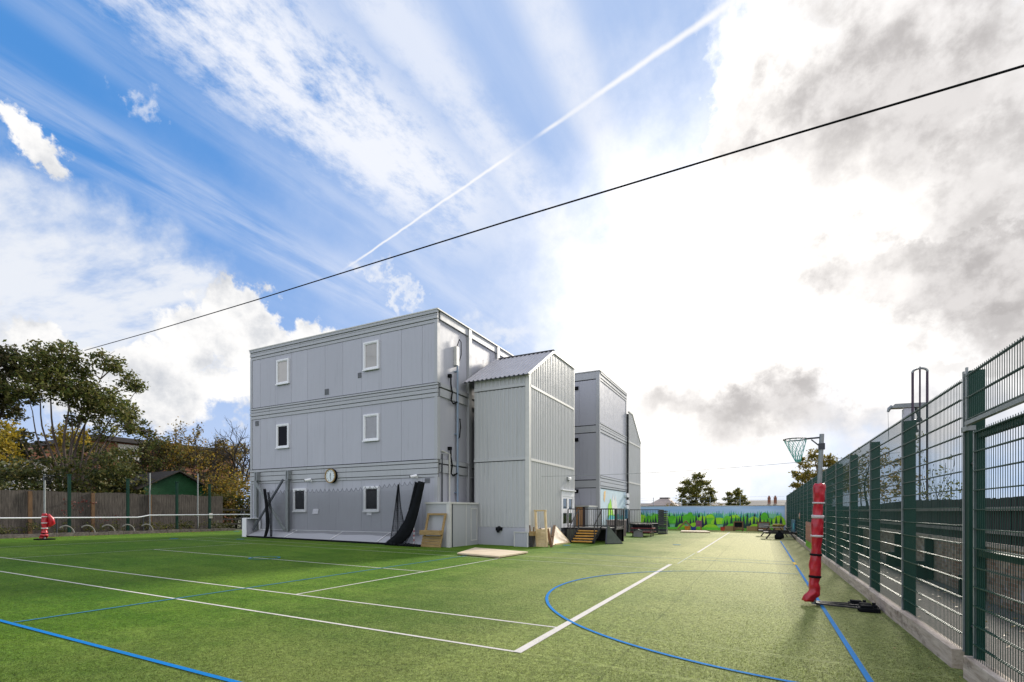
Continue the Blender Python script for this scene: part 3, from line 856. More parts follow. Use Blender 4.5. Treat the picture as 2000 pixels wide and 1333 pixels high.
ribbon(m_, [(a, b) for a, b, c_ in P_], [c_ for a, b, c_ in P_], .22, 17.58, 3); m_.build('net_bundle', MT['black'], nr)
m_ = MB()
P_ = smooth_path([(-13.68, 3.02, .13), (-13.86, 2.3, .17), (-14.02, 1.75, .20), (-14.3, 1.05, .25)])
ribbon(m_, [(a, b) for a, b, c_ in P_], [c_ for a, b, c_ in P_], .12, 17.68, 5); m_.build('net_strand', MT['black'], nr)
m_ = MB()
for k in range(16):                     # loose folds hung from one hook
    t = k / 15; xb_ = -15.15 + t * 1.05; xm = -14.95 + t * .62
    m_.tube([(-14.70 + .05 * t, 17.65, 2.95), (xm * .45 - 14.72 * .55 + .02 * math.sin(k * 2.3), 17.62 + .02 * (k % 3), 2.0), (xm, 17.6 + .03 * (k % 2), 1.1), (xb_, 17.62, .22 + .55 * t * t)], .008 if k not in (0, 6, 15) else .022, 5)
for j in range(26):
    z = .35 + j * .1; f_ = 1 - (z - .2) / 2.75
    a = -14.70 - .45 * f_; b = -14.65 + .52 * f_
    if z < .7: b -= (.7 - z) * .9
    m_.bar((a, 17.63, z), (b, 17.63, z + .03), .006, .006)
m_.build('hanging_fold', MT['net'], nr)
m_ = MB()
for k in range(12):
    x = -15.3 + k * .16; m_.tube([(x, 17.5 + .07 * math.sin(k * 1.9), gz(x) + .06 + .03 * math.sin(k)), (x + .2, 17.44 + .06 * math.cos(k * 1.3), gz(x) + .05)], .07, 7)
m_.build('net_heap', MT['black'], nr)
m_ = MB()
for k in range(4): m_.tube([(-13.75 + .03 * k, 17.6, 1.35), (-13.95 + .02 * k, 17.58, .75), (-14.35 + .06 * k, 17.55, .3), (-14.5 + .1 * k, 17.5, .17)], .012, 5)
for k in range(5): m_.tube([(-14.05, 17.6, .75), (-13.95 + .06 * k, 17.56, .45), (-13.95 + .12 * k, 17.5, .2)], .005, 4)
m_.build('loose_cord', MT['net'], nr)
nl = thing('net_roll', 'slim black strip of rolled netting hanging before the crossed steel braces', 'net', (-23.5, 17.6, .3))
m_ = MB()
P_ = smooth_path([(-23.66, 2.92, .12), (-23.52, 2.2, .15), (-23.42, 1.4, .2), (-23.44, .85, .17), (-23.62, .38, .12)])
ribbon(m_, [(a, b) for a, b, c_ in P_], [c_ for a, b, c_ in P_], .1, 17.58, 8); m_.build('net_bundle', MT['black'], nl)
m_ = MB()
for k in range(5): m_.tube([(-23.5 + .04 * k, 17.62, 2.75), (-23.28 + .05 * k, 17.6, 1.6), (-23.25 + .04 * k, 17.6, .4)], .012, 5)
m_.build('loose_cord', MT['net'], nl)
rp = MB()
for k in range(12): rp.tube([(-13.78, 17.62, .2 + k * .1), (-13.77, 17.62, .2 + (k + .999) * .1)], .016, 8, k % 2)
tag(rp.build('striped_rod', [MT['plasticred'], MT['white']]), 'thin red and white striped rod standing beside the black net bundle', 'rod')

# service cabinet
cb = thing('service_cabinet', 'chest high grey panelled service cabinet at the corner of the front wall', 'cabinet', (-12.7, 19, .15))
m_ = MB(); m_.box(-13.42, -12.17, 18.02, 20.45, .05, 2.06); m_.build('cabinet_body', MT['trim'], cb)
m_ = MB()
m_.box(-13.46, -12.12, 17.98, 20.45, 2.062, 2.14); m_.box(-12.30, -12.13, 17.99, 18.015, .1, 2.06); m_.box(-12.165, -12.14, 18.02, 18.16, .1, 2.06); m_.box(-12.165, -12.15, 19.36, 19.40, .1, 2.06)
m_.build_each('edge_trim', MT['flash'], cb)
m_ = MB(); m_.box(-12.165, -12.142, 18.20, 18.26, .1, 2.06); m_.build('shadow_gap', MT['joint'], cb)
m_ = MB()
for a in ((19.78, 19.83, .35, 1.88), (20.31, 20.36, .35, 1.88), (19.83, 20.31, 1.83, 1.88), (19.83, 20.31, .35, .40)): m_.box(-12.165, -12.145, *a)
m_.build_each('hatch_frame', MT['flash'], cb)
mb_ = thing('meter_box', 'small grey box at the foot of the ribbed tower corner', 'box', (-9.8, 20.3, .12))
m_ = MB(); m_.box(-10.10, -9.40, 20.22, 20.40, .08, .76); m_.build('box_body', MT['panel'], mb_)
m_ = MB(); m_.box(-10.13, -9.37, 20.19, 20.42, .762, .80); m_.box(-9.46, -9.39, 20.2, 20.215, .08, .76); m_.box(-10.12, -10.07, 20.2, 20.215, .08, .76); m_.build_each('edge_trim', MT['flash'], mb_)

# timber pieces
pf = thing('leaning_timber_stand', 'open topped brown timber frame with slatted foot leaning on the grey cabinet', 'timber frame', (-12.9, 17.85, .17))
def lean(x, y, z):      # frame plane leans back with height
    h = z - .17; return (x + .13 * h, y + .12 * h, z)
PX0, PX1, PY = -13.42, -12.42, 17.72
for x in (PX0 + .05, PX1 - .05): MB().bar(lean(x, PY, .17), lean(x, PY, 1.62), .10, .06, (0, 1, 0)).build('upright', MT['pallet'], pf, bevel=.006)
MB().bar(lean(PX0, PY, 1.60), lean(PX1, PY, 1.60), .06, .09).build('top_rail', MT['pallet'], pf, bevel=.006)
for k in range(4):
    z = .22 + k * .125; MB().bar(lean(PX0 - .02, PY - .05, z), lean(PX1 + .02, PY - .05, z), .03, .115).build('slat', MT['pallet'], pf, bevel=.006)
m_ = MB(); m_.bar(lean(PX0 - .06, PY - .16, .80), lean(PX1 + .0, PY - .16, .80), .26, .20); m_.build('shelf_box', MT['pallet'], pf, bevel=.01)
tf = thing('leaning_timber_stand', 'tall pale timber frame with boarded lower half leaning on the ribbed tower', 'timber frame', (-9.1, 20.6, .11))
def lean2(x, y, z):
    h = z - .11; return (x - .10 * h, y + .10 * h, z)
for x in (-9.10, -8.62): MB().bar(lean2(x, 20.55, .12), lean2(x, 20.55, 1.78), .08, .12, (0, 1, 0)).build('upright', MT['pine'], tf, bevel=.005)
MB().bar(lean2(-9.16, 20.55, 1.76), lean2(-8.56, 20.55, 1.76), .12, .07).build('top_rail', MT['pine'], tf, bevel=.005)
for k in range(5): MB().bar(lean2(-9.06, 20.52, .2 + k * .16), lean2(-8.66, 20.52, .2 + k * .16), .03, .152).build('board', MT['pine'], tf, bevel=.005)
MB().bar((-8.48, 20.75, .11), (-8.83, 21.1, .92), .05, .14, (1, 0, 0)).build('side_prop', MT['orangewood'], tf, bevel=.005)
pt = thing('sand_toy_planter', 'small timber trough holding upright sticks at the ribbed tower corner', 'planter', (-9.3, 20.5, .12))
MB().box(-9.38, -9.18, 20.25, 20.6, .62, .82).build('trough', MT['pallet'], pt)
MB().box(-9.36, -9.2, 20.27, 20.58, .12, .615).build('trough_stand', MT['darkwood'], pt)
m_ = MB(); m_.bar((-9.34, 20.3, .8), (-9.36, 20.3, 1.1), .05, .05); m_.bar((-9.22, 20.4, .8), (-9.2, 20.4, 1.02), .05, .04); m_.build_each('stick', MT['orangewood'], pt)
ta = thing('plywood_triangle', 'pale triangular plywood board leaning by the steps, its point upward', 'board', (-8.9, 23, .11))
m_ = MB(); m_.prism([(-8.88, 21.85, .11), (-8.85, 24.2, .11), (-9.33, 23.3, .98)], (.03, 0, .015), 0); m_.build('board', MT['ply'], ta)
m_ = MB(); m_.bar((-8.84, 24.02, .15), (-9.28, 23.35, .93), .07, .03, (1, 0, .3)); m_.bar((-8.82, 22.0, .14), (-8.79, 24.15, .14), .03, .07); m_.build('batten', MT['pine'], ta)
tb = thing('plywood_triangle', 'triangular plywood board standing point down between the timber frame and its twin', 'board', (-9.1, 22, .11))
m_ = MB(); m_.prism([(-9.12, 22.05, .12), (-9.36, 21.15, .90), (-9.36, 22.7, .92)], (.03, 0, .01), 0); m_.build('board', MT['ply'], tb)
m_ = MB(); m_.bar((-9.30, 21.3, .92), (-9.06, 22.42, .48), .05, .05); m_.build('batten', MT['plyedge'], tb)
dp = MB(); dp.bar((-8.98, 21.95, .2), (-9.3, 23.15, 1.02), .05, .13, (1, 0, 0))
tag(dp.build('timber_prop', MT['plyedge']), 'dark timber prop crossing in front of the plywood triangles', 'plank')
def sheet(pts, th, label, name='plywood_sheet'):
    t = thing(name, label, 'board', (sum(p[0] for p in pts) / 4, sum(p[1] for p in pts) / 4, gz(pts[0][0])))
    lo = [(x, y, gz(x) + .03) for x, y in pts]; hi = [(x, y, gz(x) + th) for x, y in pts]
    MB().hexa(lo + hi).build('sheet', MT['ply'], t, bevel=.004)
    cxx = sum(p[0] for p in pts) / 4; cyy = sum(p[1] for p in pts) / 4
    q = [(cxx + (x - cxx) * .94, cyy + (y - cyy) * .94) for x, y in pts]
    b = MB()
    for i in range(4):
        (xa_, ya_), (xb_, yb_) = q[i], q[(i + 1) % 4]
        b.bar((xa_, ya_, gz(xa_) + .0165), (xb_, yb_, gz(xb_) + .0165), .05, .027)
    b.build('batten', MT['plyedge'], t)
sheet([(-9.95, 15.25), (-8.05, 14.95), (-7.98, 17.15), (-10.7, 17.75)], .085, 'large pale plywood sheet lying flat on the turf before the ribbed tower')
sheet([(-5.75, 41.0), (-3.6, 41.7), (-4.1, 43.3), (-5.9, 42.6)], .12, 'low pale sheet lying flat on the turf far down the pitch', 'sandpit_lid')

# entrance steps and landing
es = thing('entrance_steps', 'raised landing with black railings and yellow nosed steps before the glazed tower door', 'steps', (-8.2, 25.3, .1))
DX0, DX1, DY0, DY1, DZ = -9.44, -6.75, 25.3, 27.0, .86
MB().box(DX0, DX1, DY0, DY1, DZ - .09, DZ).build('deck', MT['blackmetal'], es)
for k in range(5):
    z = .10 + (k + 1) * (DZ - .10) / 6; y = 24.05 + k * .25
    tr = MB().box(-8.72, -7.62, y + .02, y + .30, z - .04, z).build('tread', MT['step'], es)
    MB().box(-8.72, -7.62, y - .02, y + .019, z - .06, z + .006).build('nosing', MT['nosing'], tr)
m_ = MB()
for x in (-8.76, -7.58): m_.bar((x, 24.0, .14), (x, 25.35, .82), .05, .2)
m_.build_each('stringer', MT['blackmetal'], es)
m_ = MB(); m_.box(DX0 + .1, -8.85, 25.02, 25.06, .12, .78); m_.build('skirt_panel', MT['skirt'], es)
m_ = MB(); m_.box(DX0, -8.8, 25.07, 25.29, .1, .77); m_.box(DX0, DX1, 26.9, 26.95, .1, .77)
for x, y in ((DX1 - .1, DY0 + .05), (DX1 - .1, DY1 - .1), (DX0 + .2, DY1 - .1)): m_.box(x, x + .08, y, y + .08, .08, DZ - .09)
m_.build_each('support', MT['blackmetal'], es)
def railing(parent, p, q, z0, h, gap=.12, cap=.05):
    m_ = MB(); p = Vector(p); q = Vector(q); L = (q - p).length; n = max(2, int(L / gap))
    m_.bar((p.x, p.y, z0 + h), (q.x, q.y, z0 + h), .05, cap); m_.bar((p.x, p.y, z0 + .08), (q.x, q.y, z0 + .08), .04, .04)
    for i in range(n + 1):
        a = p + (q - p) * i / n; wd = .05 if i in (0, n) else .018
        m_.bar((a.x, a.y, z0 + (0 if i in (0, n) else .1)), (a.x, a.y, z0 + h - .02), wd, wd)
    return m_.build('railing', MT['blackmetal'], parent)
railing(es, (DX0 + .1, DY1 - .05, 0), (DX1, DY1 - .05, 0), DZ, 1.0)
railing(es, (DX1, DY1 - .11, 0), (DX1, DY0 + .03, 0), DZ, 1.0)
railing(es, (DX1 - .06, DY0 + .03, 0), (-7.55, DY0 + .03, 0), DZ, 1.0)
railing(es, (DX0 + .05, DY0 + .03, 0), (-8.80, DY0 + .03, 0), DZ, 1.0)
m_ = MB()
for x in (-8.80, -7.52):
    m_.bar((x, 24.05, 1.02), (x, 25.3, 1.78), .045, .045); m_.bar((x, 24.05, .1), (x, 24.05, 1.02), .045, .045); m_.bar((x, 24.65, .4), (x, 24.65, 1.38), .035, .035)
m_.build_each('handrail', MT['blackmetal'], es)
gr = thing('leaning_board', 'dark green triangular board leaning against the landing railing', 'board', (-6.9, 24.9, .09))
m_ = MB(); m_.prism([(-7.0, 24.35, .09), (-6.35, 25.0, .09), (-7.12, 25.0, 1.0)], (.05, .03, 0)); m_.build('board', MT['slategreen'], gr)
m_ = MB(); m_.bar((-7.0, 24.33, .1), (-7.13, 24.97, 1.02), .06, .06); m_.bar((-6.99, 24.33, .1), (-6.33, 24.97, .1), .04, .04); m_.build('edge_frame', MT['dsteel'], gr)
sh = thing('storage_shed', 'low pale shed with orange wood door behind the black landing railings', 'shed', (-10.5, 29, .12))
MB().box(-11.9, -9.5, 29.2, 30.9, .05, 2.02).build('shed_body', MT['panel'], sh)
MB().box(-12, -9.45, 29.1, 30.95, 2.022, 2.10).build('shed_roof', MT['flash'], sh)
MB().box(-10.28, -9.86, 29.16, 29.198, .2, 2.0).build('door', MT['woodcab'], sh)
MB().box(-9.855, -9.70, 29.15, 29.198, .15, 2.015).build('door_post', MT['plumresin'], sh)
dk = thing('storage_box', 'taupe resin storage box with dark trim below the painted wall', 'storage box', (-8.3, 32, .1))
m_ = MB(); m_.box(-8.95, -8.12, 31.3, 32.9, .22, 1.12)
for k in range(5): m_.box(-8.93 + k * .16, -8.80 + k * .16, 31.285, 31.3, .24, 1.10)
m_.build('box_body', MT['deckbox'], dk)
m_ = MB(); m_.box(-8.98, -8.09, 31.27, 32.93, .1, .215); m_.box(-8.12, -8.09, 31.28, 32.9, .22, 1.12); m_.build('box_base', MT['plumresin'], dk)
MB().box(-9.0, -8.07, 31.25, 32.95, 1.122, 1.19).build('lid', MT['deckbox'], dk, bevel=.02)
wlp = thing('wall_lamp', 'white twin floodlight on the far edge of the painted wall', 'light', (-9.2, 38, 2))
m_ = MB(); m_.box(-9.36, -9.22, 37.85, 38.05, 1.2, 1.9); m_.build('lamp_bracket', MT['boardblue'], wlp)
for z, yy in ((2.05, 37.85), (2.45, 38.0), (2.95, 37.9)):
    m_ = MB(); m_.tube([(-9.38, yy, z), (-9.14, yy - .1, z + .03)], [.12, .17], 10); m_.build('lamp_head', MT['white'], wlp)
ls = thing('far_landing', 'second raised landing with black railings before the distant stair tower', 'steps', (-8, 38, .1))
MB().box(-9.15, -6.9, 38.2, 40.2, .72, .82).build('deck', MT['blackmetal'], ls)
m_ = MB(); m_.box(-9.1, -7.0, 38.3, 38.36, .1, .715); m_.build('skirt_panel', MT['dsteel'], ls)
railing(ls, (-9.12, 38.22, 0), (-6.92, 38.22, 0), .82, 1.05); railing(ls, (-6.92, 38.28, 0), (-6.92, 40.2, 0), .82, 1.05)
cr = thing('crate_stack', 'tall stack of black crates at the end of the far landing', 'crates', (-6.5, 38, .08))
for k in range(6):
    m_ = MB(); z = .08 + k * .29
    m_.box(-6.82, -6.22, 37.3, 37.9, z, z + .03)
    for a in ((-6.82, -6.79, 37.3, 37.9), (-6.25, -6.22, 37.3, 37.9), (-6.79, -6.25, 37.3, 37.33), (-6.79, -6.25, 37.87, 37.9)):
        m_.box(*a, z + .031, z + .12); m_.box(*a, z + .16, z + .27)
    for x in (-6.82, -6.52, -6.25): m_.box(x, x + .03, 37.29, 37.299, z, z + .27)
    m_.build('crate', MT['dsteel'], cr)
rt = thing('activity_table', 'maroon topped activity table beside the far landing', 'table', (-7, 33.2, .09))
MB().box(-7.75, -6.30, 32.7, 33.6, .60, .66).build('tabletop', MT['maroon'], rt)
for x in (-7.62, -6.44):
    for y in (32.8, 33.5): MB().bar((x, y, .09), (x, y, .595), .06, .06).build('leg', MT['plumresin'], rt)
m_ = MB()
for y in (32.35, 33.95): m_.box(-7.7, -6.35, y - .12, y + .12, .38, .42)
m_.build_each('bench_plank', MT['maroon'], rt)
MB().box(-7.6, -6.45, 32.42, 33.9, .30, .375).build('cross_frame', MT['plumresin'], rt)
tr_ = thing('black_tray', 'long black tray of odds and ends on the maroon table', 'tray', (-7, 33.2, .66))
m_ = MB(); m_.box(-7.65, -6.4, 32.85, 33.4, .664, .69)
for a in ((-7.65, -7.62, 32.85, 33.4), (-6.43, -6.4, 32.85, 33.4), (-7.62, -6.43, 32.85, 32.88), (-7.62, -6.43, 33.37, 33.4)): m_.box(*a, .691, .86)
m_.build('tray', MT['black'], tr_)
m_ = MB()
rnd = random.Random(4)
for k in range(9):
    x = -7.5 + k * .125; m_.tube([(x, 33.1, .695), (x + .03, 33.12, .87 + rnd.uniform(0, .12))], [.06, .04], 7)
m_.build_each('odds_and_ends', MT['greywood'], tr_)
gbx = thing('toy_house', 'small grey house shaped box with pitched top before the maroon table', 'box', (-7.15, 32.3, .09))
m_ = MB(); m_.prism([(-7.4, 32.05, .09), (-6.86, 32.05, .09), (-6.86, 32.05, .42), (-7.12, 32.05, .56), (-7.4, 32.05, .42)], (0, .4, 0)); m_.build('box_body', MT['slate'], gbx)
m_ = MB(); m_.bar((-7.42, 32.24, .43), (-7.11, 32.24, .585), .46, .02, (0, 0, 1)); m_.bar((-7.13, 32.24, .585), (-6.84, 32.24, .43), .46, .02, (0, 0, 1)); m_.build('pitched_top', MT['slategreen'], gbx)

# ------------------------------------------------------------------ painted hoarding at the far end
HY, HZ = 49.0, 2.24
hd = thing('painted_hoarding', 'long hoarding painted with a bright green forest under blue sky, closing the far end', 'hoarding', (-4.5, 49, 0))
MB().box(-14, 1.78, HY, HY + .08, -.1, HZ).build('board', MT['msky'], hd)
MB().box(-14, 1.78, HY - .03, HY + .11, HZ + .002, HZ + .04).build('capping', MT['wallcream'], hd)
MB().box(1.782, 1.9, HY - .03, HY + .11, -.05, 2.55).build('end_post', MT['wallcream'], hd)
m_ = MB(); rnd = random.Random(11)
lay = [0]
def flat_xz(pts, m):
    lay[0] += 1
    m_.prism([(x, HY - .002 - lay[0] * .0006, z) for x, z in pts], (0, -.004, 0), m)
def cone(x, z0, h, wd, m): flat_xz([(x - wd / 2, z0), (x + wd / 2, z0), (x + wd * .18, z0 + h * .6), (x, z0 + h), (x - wd * .18, z0 + h * .6)], m)
def mound(x, z0, rx, rz, m, n=14): flat_xz([(x + rx * math.cos(math.pi * i / n), z0 + rz * math.sin(math.pi * i / n)) for i in range(n + 1)], m)
x = -13.9; prev = []
top = [(-13.9, 0)] + [(-13.9 + i * .2, 1.55 + .08 * math.sin(i * .9) + .06 * math.sin(i * 2.3)) for i in range(78)] + [(1.5, 0)]
flat_xz(top, 2)
x = -13.8
while x < 1.5:
    cone(x, 1.2, rnd.uniform(.45, .72), .2, rnd.choice((2, 3, 3))); x += rnd.uniform(.13, .24)
x = -13.8
while x < 1.5:
    cone(x, 1.15, rnd.uniform(.35, .6), .22, rnd.choice((1, 3, 1))); x += rnd.uniform(.4, .9)
x = -13.8
while x < 1.5:
    mound(x, .6, rnd.uniform(.45, .7), rnd.uniform(.55, .95), rnd.choice((4, 5, 6, 6))); x += rnd.uniform(.55, .8)
for x in (-12.5, -6.0, .2): mound(x, 1.0, .33, .68, 5, 14); cone(x, .3, .9, .34, 5)
for x in (-10.5, -8.4, -4.3, -2.2): mound(x, 1.15, .42, .3, 4)
x = -13.8
while x < 1.5:
    g = rnd.choice((1, 0, 0, 1))
    cone(x, .2, rnd.uniform(.8, 1.5), .40, g); x += rnd.choice((.2, .24, .3, .36, .8))
x = -13.8
while x < 1.4:
    mound(x, .18, rnd.uniform(.35, .7), rnd.uniform(.28, .62), rnd.choice((4, 6, 4))); x += rnd.uniform(1.1, 1.9)
flat_xz([(-13.95, -.05), (1.7, -.05), (1.7, .22), (-4, .28), (-13.95, .25)], 6)
m_.build('painted_forest', [MT['mdark'], MT['mnavy'], MT['mpale'], MT['mteal'], MT['mlime'], MT['mgreen'], MT['mgrass']], hd)

# play things before the hoarding
ph = thing('play_den', 'small timber A frame play den with dark roof before the painted forest', 'play den', (-6.2, 47.6, .08))
m_ = MB()
for y in (47.3, 48.1): m_.bar((-6.95, y, .08), (-6.22, y, .88), .07, .05, (0, 1, 0)); m_.bar((-5.55, y, .08), (-6.24, y, .88), .07, .05, (0, 1, 0))
m_.bar((-6.23, 47.2, .88), (-6.23, 48.2, .88), .06, .06); m_.build('frame', MT['pallet'], ph)
m_ = MB(); m_.hexa([(-5.58, 47.34, .14), (-5.58, 48.06, .14), (-5.62, 48.06, .12), (-5.62, 47.34, .12), (-6.20, 47.34, .87), (-6.20, 48.06, .87), (-6.24, 48.06, .85), (-6.24, 47.34, .85)]); m_.build('roof_panel', MT['darkwood'], ph)
def crate_toy(x, y, wd, h, mat, name, label, cat):
    t = thing(name, label, cat, (x, y, .07)); z0 = gz(x) + .002
    m_ = MB(); m_.hexa([(x - wd * .42, y - wd * .42, z0), (x + wd * .42, y - wd * .42, z0), (x + wd * .42, y + wd * .42, z0), (x - wd * .42, y + wd * .42, z0),
                        (x - wd / 2, y - wd / 2, z0 + h), (x + wd / 2, y - wd / 2, z0 + h), (x + wd / 2, y + wd / 2, z0 + h), (x - wd / 2, y + wd / 2, z0 + h)])
    m_.build('tub', mat, t, bevel=.02)
    m_ = MB(); r_ = wd / 2 + .02
    for a in ((x - r_, x + r_, y - r_, y - r_ + .05), (x - r_, x + r_, y + r_ - .05, y + r_), (x - r_, x - r_ + .05, y - r_ + .05, y + r_ - .05), (x + r_ - .05, x + r_, y - r_ + .05, y + r_ - .05)): m_.box(*a, z0 + h + .002, z0 + h + .04)
    m_.build('rim', mat, t)
crate_toy(-5.95, 46.6, .44, .32, MT['plasticorange'], 'play_tub', 'orange toy tub before the timber play den', 'tub')
crate_toy(-5.45, 46.7, .40, .26, MT['plasticblue'], 'play_tub', 'blue toy tub beside the orange one', 'tub')
crate_toy(-3.1, 47.5, .36, .30, MT['plasticred'], 'play_tub', 'red tub at the left end of the timber planters', 'tub')
pc = thing('play_chair', 'tall plum coloured plastic chair before the painted forest', 'chair', (-5.1, 47.5, .06))
MB().box(-5.38, -4.86, 47.2, 47.7, .38, .44).build('seat', MT['plasticpink'], pc)
MB().box(-5.38, -4.86, 47.7, 47.76, .44, .92).build('backrest', MT['plasticpink'], pc, bevel=.02)
for x in (-5.34, -4.90):
    for y in (47.24, 47.7): MB().bar((x, y, .06), (x, y, .38), .05, .05).build('leg', MT['plasticred'], pc)
def tplanter(x0, x1, label):
    t = thing('timber_planter', label, 'planter', ((x0 + x1) / 2, 48.2, .04), 'timber planters before the painted hoarding')
    m_ = MB(); n = max(3, int((x1 - x0) / .16))
    for i in range(n): m_.box(x0 + (x1 - x0) * i / n + .006, x0 + (x1 - x0) * (i + 1) / n - .006, 47.98, 48.02, .05, .46 + .02 * math.sin(i * 3))
    m_.build('front_boards', MT['pallet'], t)
    MB().box(x0, x1, 48.021, 48.6, .05, .40).build('soil_box', MT['orangewood'], t)
tplanter(-2.95, -2.1, 'narrow timber planter beside the red tub')
tplanter(-1.2, .0, 'timber planter between the two framed boards')
tplanter(.85, 1.65, 'timber planter behind the dark picnic table')
def fboard(x0, x1, z0, z1, label, mat):
    t = thing('easel_board', label, 'play board', ((x0 + x1) / 2, 48.1, .04)); y = 47.75
    m_ = MB(); k = .1
    m_.box(x0, x0 + k, y, y + .08, .03, z1); m_.box(x1 - k, x1, y, y + .08, .03, z1); m_.box(x0 + k, x1 - k, y, y + .08, z1 - k, z1); m_.box(x0 + k, x1 - k, y, y + .08, z0, z0 + k)
    m_.build('frame', MT['orangewood'], t)
    MB().box(x0 + k, x1 - k, y + .03, y + .05, z0 + k, z1 - k).build('board', mat, t)
    MB().box(x0 + .05, x1 + .1, y - .2, y - .002, .12, .26).build('ledge', MT['orangewood'], t)
fboard(-2.25, -1.45, .28, .88, 'square chalkboard in an orange timber frame', MT['black'])
fboard(-.35, .62, .25, .85, 'wide mirror board in an orange timber frame', MT['greyreflect'])

def picnic(x, y, z0, label, litter=None):
    t = thing('picnic_table', label, 'picnic table', (x, y, z0))
    for k in range(4):
        MB().box(x - .62, x + .62, y - .34 + k * .17, y - .19 + k * .17, z0 + .70, z0 + .74).build('top_plank', MT['darkwood'], t)
    for s in (-1, 1):
        MB().box(x + s * .82 - .14, x + s * .82 + .14, y - .8, y + .8, z0 + .42, z0 + .46).build('seat_plank', MT['darkwood'], t)
        MB().bar((x - .85, y + s * .55, z0 + .39), (x + .85, y + s * .55, z0 + .39), .05, .09).build('cross_beam', MT['darkwood'], t)
        for s2 in (-1, 1): MB().bar((x + s2 * .82, y + s * .5, z0), (x + s2 * .3, y + s * .5, z0 + .695), .05, .10, (0, 1, 0)).build('leg', MT['darkwood'], t)
    return t
picnic(1.05, 35.6, gz(1), 'dark timber picnic table beside the mesh fence, nearer of the two')
picnic(.75, 39.0, gz(.7), 'dark timber picnic table partly hidden behind the nearer one')
bg = thing('rubbish_bag', 'bulging black bag under the nearer picnic table', 'bag', (.95, 35.0, 0))
m_ = MB(); zz = gz(1)
m_.tube([(.98, 35.0, zz + .003), (.96, 35.0, zz + .06), (.97, 35.02, zz + .2), (1.0, 35.0, zz + .36), (.98, 35.0, zz + .46), (.98, 35.0, zz + .54)], [.16, .25, .27, .2, .07, .1], 12); m_.build('bag', MT['black'], bg)
tg = MB(); tg.box(.62, 1.38, 38.75, 39.25, .74, .80); tg.box(.68, 1.32, 38.8, 39.2, .801, .86)
tag(tg.build('yellow_tray', MT['leafyellow']), 'yellow tray on top of the farther picnic table', 'tray')

